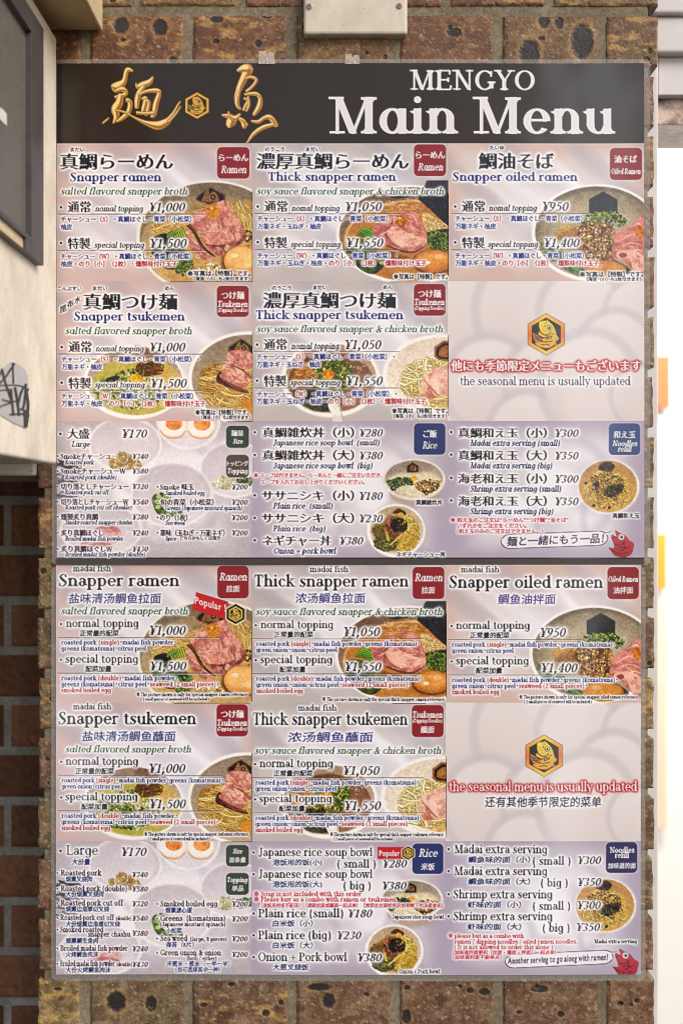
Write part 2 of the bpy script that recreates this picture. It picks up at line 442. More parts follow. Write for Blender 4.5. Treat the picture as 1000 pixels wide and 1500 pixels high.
STY = {   # Latin stem, hairline, shear, single-storey a; CJK offsets
 'reg': (.105,.042,0,False,.012,-.006), 'bold': (.14,.06,0,False,.02,-.004), 'semi': (.135,.056,0,False,.018,-.004),
 'head': (.142,.05,0,True,.02,-.008), 'semi1': (.15,.062,0,True,.02,.0), 'ital': (.125,.056,.24,True,.01,-.002),
 'bital': (.14,.058,.24,True,.014,.0), 'price': (.14,.056,.26,True,.0,.0), 'min': (.14,.056,0,False,.036,.0),
 'body': (.14,.065,0,False,.024,.01), 'kai': (.12,.065,.0,False,.016,.014), 'fine': (.14,.08,0,False,.018,.018), 'hand': (.1,.08,.0,True,.024,.02),
}
_lc = {}
def shape(ch, sty, heavy=False):
    k = (ch, sty, heavy)
    if k in _lc: return _lc[k]
    W, h, sh, single, dx, dy = STY[sty]
    if heavy: W += .03; h += .026; dx += .012; dy += .006
    g = 'ɑ' if (ch == 'a' and single) else ch
    if ch == ' ': r = ([], .26)
    elif g in GL and sty not in ('hand', 'sans'):
        p, adv = parse_glyph(GL[g], W, h); adv += max(0, W-.09)*.6
        if sh: p = [np.stack([q[:,0]+q[:,1]*sh, q[:,1]], 1) for q in p]
        r = (p, adv)
    else:
        p = outline(ch)
        if ch == '※': p = [(q-np.array([.32, .33]))*1.5+np.array([.5, .36]) for q in p]
        p = embolden(p, dx, dy) if p else []
        if (ord(ch) > 0x2000) and ch not in '“”':
            adv = 1.0
            if ch == '・' and sty in ('reg', 'bold', 'semi'): adv = .55; p = [q-np.array([.22, 0]) for q in p]
        else:
            mx = max([q[:,0].max() for q in p], default=.3); adv = mx+.07
        if sty == 'kai':   # written slightly uphill like brush script
            p = [np.stack([q[:,0]+(q[:,1]-.35)*.06, q[:,1]+(q[:,0]-.5)*.07], 1) for q in p]
        if sty == 'hand': p = [np.stack([q[:,0]+q[:,1]*.08, q[:,1]], 1) for q in p]
        r = (p, adv)
    _lc[k] = r
    return r
RED = rgb(176, 30, 40)
def set_text(txt, x0, x1, yb, size, sty='reg', col=(0,0,0), alt=RED, slope=0.0):
    """lay one line out between columns x0 and x1 -> list of (colour, polygons)"""
    runs = []; x = 0.0; c = col; lay = []
    for ch in txt:
        if ch == '‹': c = alt; continue
        if ch == '›': c = col; continue
        p, adv = shape(ch, sty, size < 13.5); lay.append((c, p, x)); x += adv
    lo = 1e9; hi = -1e9
    for c, p, ox in lay:
        for q in p: lo = min(lo, q[:,0].min()+ox); hi = max(hi, q[:,0].max()+ox)
    kx = (x1-x0)/max(hi-lo, 1e-6) if x1 else size
    out = []
    for c, p, ox in lay:
        if not p: continue
        pp = [np.stack([x0+(q[:,0]+ox-lo)*kx, yb-q[:,1]*size], 1) for q in p]
        if slope: pp = [np.stack([q[:,0], q[:,1]-(q[:,0]-x0)*slope], 1) for q in pp]
        out.append((c, pp))
    return out
LINES = []
def T(txt, x0, x1, yb, size, sty='reg', col=None, halo=1.0, alt=RED, slope=0.0, hcol=None, hs=None, mask=None):
    col = NAVY if col is None else col
    LINES.append((set_text(txt, x0, x1, yb, size, sty, col, alt, slope), halo, hcol, hs if hs else max(1.6, min(2.5, size*.16)), mask))
def dot(x, y, r=2.0, col=None):
    LINES.append(([(NAVY if col is None else col, [np.array(ellipse(x, y, r, r, 16))])], 1.0, None, 1.5, None))
def flush():
    """print the halos of all pending lines, then the letters"""
    global LINES
    WH = rgb(246, 244, 252)
    cov = []
    for runs, halo, hcol, hs, mask in LINES:
        rs = [(c, raster(p)) for c, p in runs]
        rs = [(c, r) for c, r in rs if r]
        if not rs: continue
        x0 = min(r[0] for c, r in rs); y0 = min(r[1] for c, r in rs)
        x1 = max(r[0]+r[2].shape[1] for c, r in rs); y1 = max(r[1]+r[2].shape[0] for c, r in rs)
        if halo > 0:
            n = int(3*hs)+2; m = np.zeros((y1-y0+2*n, x1-x0+2*n), dtype=np.float32)
            for c, r in rs:
                v = m[r[1]-y0+n:r[1]-y0+n+r[2].shape[0], r[0]-x0+n:r[0]-x0+n+r[2].shape[1]]; np.maximum(v, r[2], out=v)
            b = np.clip(blur(m, hs)*5.0, 0, 1)
            blend(x0-n, y0-n, b, WH if hcol is None else hcol, 0.93*halo if hcol is None else halo)
        cov.append((rs, mask))
    for rs, mask in cov:
        for c, r in rs:
            blend(r[0], r[1], r[2], c)
            if mask:
                q = clipwin(r[0], r[1], r[2])
                if q: PART[q[1]:q[3], q[0]:q[2]][r[2][q[4]] > .5] = mask
    LINES = []

STY['sans'] = (.1,.08,.2,False,.02,.012)
NAVY = rgb(22, 20, 48); BLUE = rgb(24, 40, 128); GREEN = rgb(46, 100, 72); INK = rgb(26, 22, 40); PLUM = rgb(60, 16, 52)
CYAN = rgb(22, 40, 102); WHITE = rgb(232, 227, 230)

# ------------------------------------------------------------------ printed food pictures
class Pic:
    """paints in the coordinates of an enlarged detail: photo = origin + local / k (+ shift)"""
    def __init__(s, ox, oy, k, seed, dx=0, dy=0):
        s.ox = ox+dx; s.oy = oy+dy; s.k = k; s.r = random.Random(seed); s.seed = seed; s.dx = dx; s.dy = dy
    def p(s, pts): return [(s.ox+x/s.k, s.oy+y/s.k) for x, y in pts]
    def tex(s, r, col, amp, sc, hue=None):
        amp = amp*1.35
        """colour modulated by fine noise (meat grain, rice, dust on a bowl)"""
        h, w_ = r[2].shape
        yy, xx = np.mgrid[0:h, 0:w_].astype(np.float32); xx = xx+r[0]-s.dx; yy = yy+r[1]-s.dy
        n = fbm(xx/sc, yy/sc, s.seed*7+3, 4, .6)[..., None]-.5
        c = np.asarray(col)*(1+n*amp*2)
        if hue is not None:
            n2 = fbm(xx/sc/1.7+31, yy/sc/1.7, s.seed*5+11, 3)[..., None]
            c = c+(np.asarray(hue)-c)*smooth01(.42, .66, n2)
        return np.clip(c, 0, 1).astype(np.float32)
    def area(s, pts, col, amp=.12, sc=4, hue=None, sm=True, sf=.5, alpha=1.0, rough=0):
        q = s.p(pts)
        if rough: q = [(x+s.r.uniform(-rough, rough), y+s.r.uniform(-rough, rough)) for x, y in q]
        if sm: q = spline(q, True, 5)
        r = raster([q])
        if not r: return
        r = pad(r, int(3*sf)+1); a = blur(r[2], sf)
        blend(r[0], r[1], a, s.tex(r, col, amp, sc, hue), alpha)
    def ell(s, cx, cy, rx, ry, col, amp=.05, sc=8, hue=None, sf=.5, alpha=1.0, rot=0):
        e = ellipse(0, 0, rx, ry, 60); c, n = math.cos(rot), math.sin(rot)
        s.area([(cx+x*c-y*n, cy+x*n+y*c) for x, y in e], col, amp, sc, hue, False, sf, alpha)
    def grad_ell(s, cx, cy, rx, ry, c0, c1, ang=90, amp=.04, sc=10, sf=.6):
        """ellipse running from c0 to c1 along the direction ang"""
        q = s.p(ellipse(cx, cy, rx, ry)); r = raster([q])
        if not r: return
        r = pad(r, 2); h, w_ = r[2].shape; yy, xx = np.mgrid[0:h, 0:w_].astype(np.float32)
        px, py = s.p([(cx, cy)])[0]; a = math.radians(ang)
        t = ((xx+r[0]-px)*math.cos(a)/(rx/s.k)+(yy+r[1]-py)*math.sin(a)/(ry/s.k))*.5+.5
        t = np.clip(t, 0, 1)[..., None]
        c = s.tex(r, np.ones(3), amp, sc)*(np.asarray(c0)*(1-t)+np.asarray(c1)*t)
        blend(r[0], r[1], blur(r[2], sf), c.astype(np.float32))
    def strands(s, cx, cy, rx, ry, n, L, wd, cols, bend=1.2, ang=None, spread=.7, dark=.68):
        for i in range(n):
            a = s.r.uniform(0, 2*math.pi); q = math.sqrt(s.r.random())
            x = cx+rx*q*math.cos(a); y = cy+ry*q*math.sin(a)
            t = s.r.uniform(0, 2*math.pi) if ang is None else ang+s.r.uniform(-spread, spread)
            c = s.r.uniform(-bend, bend)/L; pts = []; st = L/8
            for j in range(9):
                pts.append((x, y)); t += c*st; x += math.cos(t)*st; y += math.sin(t)*st*ry/max(rx, 1)
                if ((x-cx)/rx)**2+((y-cy)/ry)**2 > 1.15: break
            if len(pts) < 3: continue
            col = np.asarray(s.r.choice(cols))*s.r.uniform(.86, 1.1); q = s.p(pts)
            fill([ribbon(q, wd/s.k*1.5)], col*max(dark, .66), .7)
            fill([ribbon(q, wd/s.k*.85)], np.clip(col, 0, 1), .95)
            fill([ribbon([(x-.1, y-wd/s.k*.3) for x, y in q], wd/s.k*.3)], np.clip(col*1.25, 0, 1), .6)
    def bits(s, poly, n, size, cols, dark=.45, el=.6, sf=0):
        """chopped pieces scattered through a region, each with its dark lower edge"""
        q = np.array(poly, dtype=float); x0, y0 = q.min(0); x1, y1 = q.max(0); k = 0; t = 0
        while k < n and t < n*20:
            t += 1; x = s.r.uniform(x0, x1); y = s.r.uniform(y0, y1); c = False
            for i in range(len(q)):
                (ax, ay), (bx, by) = q[i-1], q[i]
                if (ay > y) != (by > y) and x < (bx-ax)*(y-ay)/(by-ay)+ax: c = not c
            if not c: continue
            k += 1; sz = size*s.r.uniform(.5, 1.3); a = s.r.uniform(0, math.pi); e = s.r.uniform(el, 1)
            pts = []
            for j in range(7):
                b = j/7*2*math.pi; rr = sz*s.r.uniform(.65, 1.15)
                u, v = rr*math.cos(b), rr*e*math.sin(b)
                pts.append((x+u*math.cos(a)-v*math.sin(a), y+u*math.sin(a)+v*math.cos(a)))
            col = np.asarray(s.r.choice(cols))*s.r.uniform(.8, 1.15)
            fill([s.p([(u+sz*.12, v+sz*.28) for u, v in pts])], col*dark, .8)
            fill([s.p(pts)], np.clip(col, 0, 1), .95)
    def line(s, pts, wd, col, alpha=1.0, taper=False):
        q = spline(s.p(pts), False, 5); n = len(q)
        wv = [wd/s.k*(math.sin(math.pi*(i+.5)/n)**.5 if taper else 1) for i in range(n)]
        fill([ribbon(q, wv)], col, alpha)
    def glint(s, x, y, r, a=.8): soft([s.p(ellipse(x, y, r, r*.6, 12))], rgb(255, 246, 230), .6, a)
    def leaf_stems(s, pts, wd, col):
        s.line(pts, wd, np.asarray(col)*.55); s.line(pts, wd*.75, col)
        s.line([(x-wd*.2, y-wd*.15) for x, y in pts], wd*.25, np.clip(np.asarray(col)*1.45, 0, 1), .8)

MEAT = rgb(182, 114, 104); MEAT2 = rgb(216, 160, 142); FATP = rgb(226, 178, 160)
NOOD = [rgb(206, 168, 98), rgb(190, 150, 84), rgb(222, 190, 128)]
SPRG = [rgb(86, 112, 40), rgb(58, 84, 34), rgb(128, 142, 62), rgb(40, 62, 32), rgb(152, 160, 84)]
CRMB = [rgb(196, 156, 96), rgb(160, 112, 62), rgb(218, 186, 130), rgb(120, 78, 44), rgb(84, 54, 36)]
def marbling(s, poly, n, cols=(rgb(240,206,190), rgb(146,88,80), rgb(230,184,166), rgb(158,98,88), rgb(244,220,206))):
    """the grain of sliced pork: short wavering threads of fat and lean inside an outline"""
    q = np.array(poly, dtype=float); x0, y0 = q.min(0); x1, y1 = q.max(0); k = t = 0
    a0 = s.r.uniform(-.6, .6)
    while k < n and t < n*20:
        t += 1; x = s.r.uniform(x0, x1); y = s.r.uniform(y0, y1); c = False
        for i in range(len(q)):
            (ax, ay), (bx, by) = q[i-1], q[i]
            if (ay > y) != (by > y) and x < (bx-ax)*(y-ay)/(by-ay)+ax: c = not c
        if not c: continue
        k += 1; a = a0+s.r.uniform(-.7, .7)+(x-x0)/(x1-x0)*1.2; L = s.r.uniform(14, 40); b = s.r.uniform(-.5, .5)
        s.line([(x-L*math.cos(a), y-L*math.sin(a)), (x, y+L*b*.4), (x+L*math.cos(a+b), y+L*math.sin(a+b))], s.r.uniform(2, 5), s.r.choice(cols), s.r.uniform(.25, .55), True)
def seal(s, pts, hollow=True):
    """toasted seaweed cut to the emblem's outline"""
    s.area(pts, rgb(120, 84, 56) if hollow else rgb(44, 42, 46), .1, 3, sm=False)
    cx = sum(p[0] for p in pts)/len(pts); cy = sum(p[1] for p in pts)/len(pts)
    s.area([(cx+(x-cx)*.86, cy+(y-cy)*.86) for x, y in pts], rgb(34, 32, 38), .2, 3, sm=False)
    if hollow:
        w_ = max(p[0] for p in pts)-min(p[0] for p in pts); u = w_*.3
        s.area([(cx-u*.9, cy+u*.7), (cx-u*.7, cy-u*.2), (cx-u*.2, cy-u*.9), (cx, cy-u*.4), (cx+u*.4, cy-u*.7), (cx+u, cy), (cx+u*.8, cy+u*.8)], rgb(142, 104, 72), .25, 2)
        s.ell(cx+u*.35, cy-u*.05, u*.28, u*.28, rgb(40, 34, 34)); s.ell(cx+u*.35, cy-u*.05, u*.12, u*.12, rgb(170, 140, 100))
        s.line([(cx-u*.7, cy+u*.4), (cx-u*.1, cy+u*.6), (cx+u*.4, cy+u*.4)], u*.07, rgb(40, 34, 34))

def pic_clear(dx=0, dy=0):
    s = Pic(200, 250, 5.556, 11, dx, dy)
    s.ell(610, 545, 612, 470, rgb(240, 235, 228), .02, 14, sf=.8)
    s.grad_ell(610, 540, 585, 446, rgb(126, 110, 92), rgb(188, 170, 140), 70, .07, 9)
    s.grad_ell(600, 590, 560, 396, rgb(158, 136, 106), rgb(206, 184, 140), 80, .08, 6)
    s.grad_ell(620, 640, 520, 330, rgb(200, 164, 100), rgb(196, 160, 104), 90, .12, 5)
    s.strands(640, 400, 300, 160, 187, 190, 4.8, NOOD, 1.4, .5, .5, .62)
    s.strands(250, 480, 130, 90, 78, 130, 4.1, NOOD, 1.6, None, 0, .66)
    s.strands(860, 380, 150, 150, 136, 170, 4.8, NOOD, 1.2, 1.0, .35, .6)
    seal(s, [(480,236),(486,206),(604,130),(724,196),(728,240),(640,262),(520,258)])
    s.bits([(600,760),(760,720),(800,840),(560,850),(470,800)], 108, 15.8, CRMB[:3]+[rgb(228,206,160)], .5)
    s.bits([(870,470),(940,500),(940,640),(880,620)], 54, 13.0, CRMB)
    s.area([(150,540),(230,505),(290,560),(260,620),(160,600)], rgb(34, 42, 36), .4, 3, rough=1)
    for k in range(6): s.leaf_stems([(250+k*22,545-k*13),(275+k*20,505-k*6),(310+k*17,560-k*4)], 12, rgb(94+k*7, 122+k*4, 52))
    s.area([(120,640),(200,590),(330,600),(400,640),(410,730),(330,800),(230,790),(150,720)], rgb(52, 66, 42), .5, 4, rgb(92, 116, 56), rough=1.2)
    s.bits([(320,700),(440,690),(470,790),(390,850),(310,820)], 72, 14.4, [rgb(96,124,58), rgb(70,98,48), rgb(140,158,88)], .5)
    # two cuts of roast pork
    s.area([(400,470),(440,500),(520,610),(640,700),(600,735),(510,700),(420,590)], rgb(206, 150, 130), .16, 4, rgb(168, 104, 92))
    s.line([(405,440),(470,500),(540,620),(640,700)], 13, rgb(84, 46, 40), .9, True)
    s.area([(430,430),(520,520),(570,610),(700,700),(780,710),(770,660),(880,560),(860,470),(800,440)], rgb(132, 78, 72), .2, 4)
    s.area([(560,600),(660,600),(800,620),(760,700),(660,690)], rgb(176, 108, 98), .2, 4, rgb(118, 66, 60))
    s.area([(455,370),(560,300),(680,250),(725,245),(765,320),(860,440),(866,520),(800,590),(690,600),(560,590),(500,500),(440,430)], MEAT, .13, 5, MEAT2)
    s.area([(540,500),(680,490),(740,560),(680,600),(580,590)], MEAT2, .12, 4, rgb(196,128,114), alpha=.8)
    for q in ([(480,420),(560,330),(660,290)], [(600,400),(610,460),(590,500)], [(660,380),(690,460),(670,490)], [(740,360),(800,440),(840,520)], [(530,500),(640,490),(740,500)]):
        s.line(q, 4, rgb(236, 196, 180), .55, True)
    s.line([(770,480),(800,570),(700,610),(570,600)], 6, rgb(110, 60, 56), .6, True)
    marbling(s, [(470,400),(560,310),(720,255),(850,440),(850,520),(700,590),(560,580)], 60); marbling(s, [(420,490),(520,610),(630,700),(520,690)], 18); marbling(s, [(560,610),(660,610),(790,630),(700,690)], 18)
    for k in range(9): s.line([(830+s.r.uniform(-10,30), 440+k*18),(850+s.r.uniform(0,30), 452+k*18)], 4, rgb(146, 84, 78), .7)
    s.area([(715,640),(735,600),(760,615),(740,655)], rgb(218,170,150), .1, 3)
    s.ell(622, 325, 62, 48, rgb(206, 144, 48), .18, 2.5, rgb(170, 104, 36)); s.area([(585,370),(640,360),(650,400),(600,395)], rgb(190,132,52), .2, 2)
    s.glint(610, 305, 12, .5)
    s.ell(852, 742, 164, 130, rgb(112, 74, 44), .1, 6, sf=1.5); s.ell(862, 735, 150, 120, rgb(206, 150, 88), .05, 9); s.ell(850, 710, 126, 92, rgb(232, 184, 120), .05, 9, sf=3); s.glint(800, 690, 30, .55); s.glint(905, 770, 40, .25)
def pic_thick(dx=0, dy=0):
    s = Pic(490, 260, 5.882, 12, dx, dy)
    s.ell(650, 490, 640, 430, rgb(240, 235, 228), .02, 14, sf=.8)
    s.grad_ell(650, 485, 610, 405, rgb(118, 94, 76), rgb(170, 142, 116), 80, .07, 9)
    s.ell(665, 540, 585, 352, rgb(206, 160, 108), .05, 8)
    s.grad_ell(668, 548, 565, 340, rgb(176, 122, 68), rgb(186, 130, 70), 90, .10, 9)
    for k in range(26):
        x = s.r.uniform(420, 800); y = s.r.uniform(180, 330); s.line([(x, y),(x+30, y-12),(x+75, y+2)], 4, rgb(222, 180, 126), .6, True)
    for k in range(16): s.glint(s.r.uniform(430, 780), s.r.uniform(170, 300), 9, .6)
    s.area([(470,160),(560,146),(640,152),(610,172),(520,176)], rgb(40, 30, 28), .3, 3)
    s.area([(795,22),(990,20),(990,430),(905,350),(820,270),(720,185)], rgb(52, 50, 58), .22, 3, sm=False)
    s.area([(760,300),(860,340),(985,420),(985,470),(880,500),(790,460)], rgb(206, 176, 122), .25, 2.5, rough=1)
    s.bits([(780,320),(860,345),(980,430),(970,475),(870,495),(790,460)], 216, 9.4, [rgb(226,200,146), rgb(206,174,116), rgb(184,146,92)], .66)
    s.area([(790,480),(860,455),(985,450),(985,620),(860,630),(800,560)], rgb(44, 56, 36), .4, 3)
    for k in range(60):
        x = s.r.uniform(800, 975); y = s.r.uniform(470, 610); rr = s.r.uniform(12, 24); a0 = s.r.uniform(0, 6)
        s.line([(x+rr*math.cos(a0+j*.8), y+rr*math.sin(a0+j*.8)) for j in range(6)], 4, s.r.choice(SPRG), .95)
    for k in range(5): s.leaf_stems([(190+k*16,490-k*14),(260+k*14,500-k*10),(330+k*6,540-k*10)], 13, rgb(92, 118+k*6, 46))
    s.area([(90,560),(170,520),(300,560),(390,640),(420,760),(340,830),(240,800),(130,690)], rgb(50, 58, 36), .45, 4, rgb(86, 98, 48), rough=1.2)
    s.area([(360,640),(420,650),(430,720),(380,740)], rgb(112, 124, 52), .3, 3)
    s.area([(340,600),(500,640),(640,680),(740,670),(770,640),(600,700),(420,680)], rgb(120, 74, 44), .2, 4, alpha=.7)
    s.area([(332,450),(380,380),(480,330),(600,290),(700,298),(745,380),(795,500),(790,585),(730,640),(640,650),(540,620),(440,570),(350,520)], MEAT, .14, 5, rgb(206, 140, 126))
    s.area([(340,460),(440,420),(500,560),(440,570),(360,520)], rgb(172, 98, 96), .15, 4, alpha=.8)
    s.area([(450,440),(540,420),(600,460),(700,500),(780,520),(780,560),(640,600),(560,590),(480,530)], MEAT2, .16, 4, FATP)
    s.line([(500,340),(490,400),(440,460),(450,520)], 9, rgb(126, 68, 66), .8, True)
    s.line([(440,580),(560,625),(680,640),(790,580)], 10, rgb(104, 58, 48), .8, True)
    for q in ([(600,310),(680,330),(720,420)], [(560,440),(640,480),(720,480)], [(480,500),(560,560),(640,580)], [(640,400),(690,440),(760,470)]):
        s.line(q, 5, rgb(236, 190, 172), .6, True)
    marbling(s, [(350,450),(480,340),(700,305),(780,500),(780,580),(640,640),(440,560)], 70)
    s.ell(575, 372, 58, 50, rgb(196, 128, 34), .2, 2.5, rgb(158, 88, 24)); s.glint(560, 345, 14, .5)
    s.ell(848, 726, 176, 108, rgb(104, 62, 30), .1, 6, sf=1.5); s.ell(850, 720, 162, 97, rgb(176, 112, 54), .05, 8); s.ell(850, 703, 140, 78, rgb(214, 150, 80), .06, 8, sf=3); s.glint(800, 730, 26, .8); s.glint(900, 680, 40, .25)
def pic_oiled(dx=0, dy=0):
    s = Pic(775, 260, 5.882, 13, dx, dy)
    s.ell(580, 475, 560, 425, rgb(240, 235, 228), .02, 14, sf=.8)
    s.grad_ell(580, 470, 530, 398, rgb(116, 104, 86), rgb(176, 162, 138), 75, .06, 10)
    for k in range(5): s.ell(590, 480, 500-k*44, 372-k*32, rgb(150+k*7, 136+k*7, 112+k*7), .05, 10, sf=1.5)
    seal(s, [(515,300),(515,184),(636,116),(760,186),(760,310),(640,330)], False)
    s.line([(560,290),(600,200),(680,190),(720,280)], 6, rgb(66, 58, 52), .8); s.line([(590,290),(650,220),(700,290)], 5, rgb(66, 58, 52), .8)
    s.strands(340, 480, 130, 70, 102, 130, 4.8, [rgb(206,164,84), rgb(188,146,74)], 1.2, -.5, .4, .6)
    s.bits([(400,390),(480,330),(600,280),(760,300),(840,360),(800,420),(640,400),(480,410)], 270, 12.2, SPRG+[rgb(160,176,96)], .5)
    s.area([(240,520),(420,420),(560,380),(720,420),(740,600),(700,720),(540,740),(450,640),(330,560)], rgb(150, 106, 58), .25, 3)
    s.bits([(400,440),(520,380),(700,410),(740,470),(745,600),(690,720),(520,720),(460,600)], 594, 12.2, CRMB, .5)
    s.area([(100,560),(240,600),(360,700),(480,800),(430,850),(280,770),(160,680)], rgb(58, 70, 46), .5, 4, rgb(110, 124, 76))
    for k in range(6): s.leaf_stems([(240+k*30,600+k*36),(300+k*30,660+k*30),(380+k*20,790+k*10)], 10, rgb(104, 128, 70))
    s.area([(720,560),(760,480),(860,420),(990,350),(990,820),(900,800),(800,700),(720,690)], MEAT, .14, 5, rgb(206, 136, 122))
    s.area([(750,650),(840,620),(940,640),(990,700),(990,800),(900,800),(860,700)], MEAT2, .15, 4, FATP)
    s.ell(800, 665, 50, 36, FATP, .1, 3); s.ell(806, 668, 34, 22, rgb(150, 76, 70), .2, 3)
    for q in ([(760,560),(850,500),(960,480)], [(760,600),(880,560),(980,590)], [(860,430),(920,400),(985,370)], [(880,640),(930,620),(985,640)]):
        s.line(q, 5, rgb(238, 194, 178), .6, True)
    marbling(s, [(730,560),(860,430),(985,360),(985,790),(800,690)], 60)
    s.area([(720,700),(830,760),(880,810),(830,830),(740,740)], rgb(60, 40, 36), .3, 3, alpha=.8)
    s.ell(965, 462, 58, 54, rgb(204, 132, 36), .2, 2.5, rgb(168, 96, 28))
    s.ell(660, 800, 175, 82, rgb(172, 112, 48), .05, 8); s.ell(655, 790, 160, 70, rgb(200, 140, 66), .05, 8, sf=3); s.glint(600, 760, 40, .3)
def pic_dip_clear(dx=0, dy=0):
    s = Pic(120, 470, 3.922, 14, dx, dy)
    s.ell(300, 350, 292, 216, rgb(240, 235, 228), .02, 14, sf=.8)
    s.grad_ell(302, 345, 274, 198, rgb(150, 128, 110), rgb(216, 206, 190), 80, .05, 8)
    s.grad_ell(318, 372, 256, 168, rgb(196, 176, 104), rgb(176, 168, 84), 160, .08, 7)
    s.area([(430,250),(540,300),(560,380),(440,400)], rgb(206, 164, 92), .1, 6, sf=3, alpha=.7)
    s.area([(300,140),(400,160),(480,150),(470,210),(330,200)], rgb(120, 88, 72), .3, 3, sf=1.5, alpha=.8)
    s.area([(70,380),(160,320),(330,360),(430,430),(330,500),(180,490),(90,450)], rgb(98, 108, 48), .4, 4, rgb(160, 160, 92), sf=2)
    s.bits([(110,340),(300,260),(450,330),(470,440),(330,510),(160,490)], 378, 8.6, SPRG+[rgb(196,196,140), rgb(206,206,160)], .55)
    s.area([(140,330),(205,315),(205,350),(150,360)], rgb(36, 44, 32), .3, 3)
    s.strands(390, 270, 80, 45, 102, 60, 2.7, [rgb(108,72,36), rgb(146,100,50), rgb(84,56,34)], 3, None, 0, .5)
    s.bits([(300,340),(420,320),(440,420),(330,430)], 108, 7.2, [rgb(226,220,190), rgb(206,196,150)], .6)
    s.ell(310, 332, 38, 28, rgb(226, 190, 38), .12, 2.5, rgb(196, 150, 30))
    for k in range(14): s.glint(s.r.uniform(460, 560), s.r.uniform(270, 400), 6, .5)
    s.ell(955, 330, 345, 272, rgb(240, 235, 228), .02, 14, sf=.8)
    s.grad_ell(955, 330, 325, 252, rgb(150, 132, 116), rgb(190, 172, 146), 80, .06, 8)
    s.area([(670,330),(720,260),(860,240),(980,260),(980,500),(860,520),(740,440)], rgb(160, 122, 66), .25, 3)
    s.strands(850, 370, 185, 135, 323, 150, 4.8, NOOD, 1.8, .5, .6, .5)
    seal(s, [(836,198),(838,148),(915,98),(990,150),(990,205)])
    s.area([(770,330),(800,290),(860,380),(960,410),(900,405),(790,360)], rgb(84, 46, 44), .3, 3)
    s.area([(840,178),(900,165),(980,190),(980,270),(860,262),(836,230)], MEAT, .14, 4, MEAT2)
    s.area([(800,280),(840,235),(920,270),(975,330),(950,345),(880,290)], FATP, .14, 4, MEAT)
    s.area([(800,300),(870,290),(930,340),(930,390),(880,385),(800,330)], MEAT2, .16, 4, MEAT)
    marbling(s, [(840,180),(980,180),(980,330),(930,390),(800,300)], 40)
    s.line([(800,330),(870,375),(960,410)], 9, rgb(112, 62, 58), .8, True); s.line([(850,250),(920,280),(975,330)], 5, rgb(120, 66, 62), .7, True)
    s.ell(975, 490, 60, 45, rgb(200, 140, 60), .05, 6)
def pic_dip_thick(dx=0, dy=0):
    s = Pic(405, 470, 3.922, 15, dx, dy)
    s.ell(310, 335, 284, 220, rgb(240, 235, 228), .02, 14, sf=.8)
    s.grad_ell(312, 330, 262, 200, rgb(160, 132, 112), rgb(206, 180, 160), 80, .05, 8)
    s.grad_ell(312, 352, 246, 172, rgb(112, 78, 54), rgb(150, 112, 92), 60, .08, 7)
    s.area([(90,330),(130,270),(220,250),(260,330),(180,390),(110,380)], rgb(190, 128, 58), .2, 4, rgb(160, 96, 40), sf=1.5)
    s.area([(250,240),(340,215),(420,260),(430,340),(330,370),(240,330)], rgb(84, 90, 36), .4, 4, sf=1.5)
    s.bits([(180,300),(300,215),(430,260),(430,370),(330,440),(200,400)], 360, 8.6, SPRG+[rgb(196,186,100)], .5)
    s.area([(100,400),(200,380),(330,420),(340,500),(230,520),(130,470)], rgb(54, 52, 46), .4, 4, rgb(84, 84, 60), sf=1.5)
    s.strands(160, 300, 60, 40, 40, 50, 2.7, [rgb(206,150,80), rgb(170,106,50)], 3, None, 0, .5)
    s.ell(298, 308, 36, 28, rgb(222, 158, 36), .15, 2.5, rgb(186, 116, 28))
    for k in range(16): s.glint(s.r.uniform(380, 520), s.r.uniform(230, 300), 5, .6)
    s.area([(296,480),(350,462),(372,520),(385,590),(330,590),(318,540)], rgb(226, 220, 210), .03, 6); s.line([(352,470),(372,530),(384,590)], 5, rgb(180, 166, 152), .7)
    s.ell(960, 310, 352, 238, rgb(240, 234, 228), .02, 12, sf=2)
    s.grad_ell(962, 312, 332, 220, rgb(214, 200, 184), rgb(236, 226, 212), 80, .03, 8)
    s.area([(730,350),(790,240),(900,230),(990,240),(990,500),(860,490),(750,420)], rgb(206, 176, 116), .15, 3)
    s.strands(880, 350, 165, 130, 255, 150, 6.1, [rgb(232,208,150), rgb(220,190,128), rgb(240,222,172)], 2.2, None, 0, .66)
    s.area([(905,150),(960,110),(1000,120),(1000,235),(930,225),(905,205)], rgb(150, 104, 62), .1, 3, sm=False)
    s.area([(918,156),(962,124),(1000,132),(1000,222),(934,214),(918,196)], rgb(38, 30, 30), .2, 3, sm=False)
    s.area([(935,200),(940,160),(975,140),(1000,160),(1000,205)], rgb(160, 110, 62), .3, 2)
    s.area([(830,330),(900,280),(1000,265),(1000,430),(930,430),(860,400)], rgb(216, 168, 150), .12, 4, rgb(232, 196, 180))
    s.area([(825,380),(880,370),(930,430),(860,450)], rgb(190, 126, 110), .2, 4, rgb(220,176,156)); s.line([(840,330),(890,390),(930,430)], 5, rgb(150, 92, 80), .6, True)
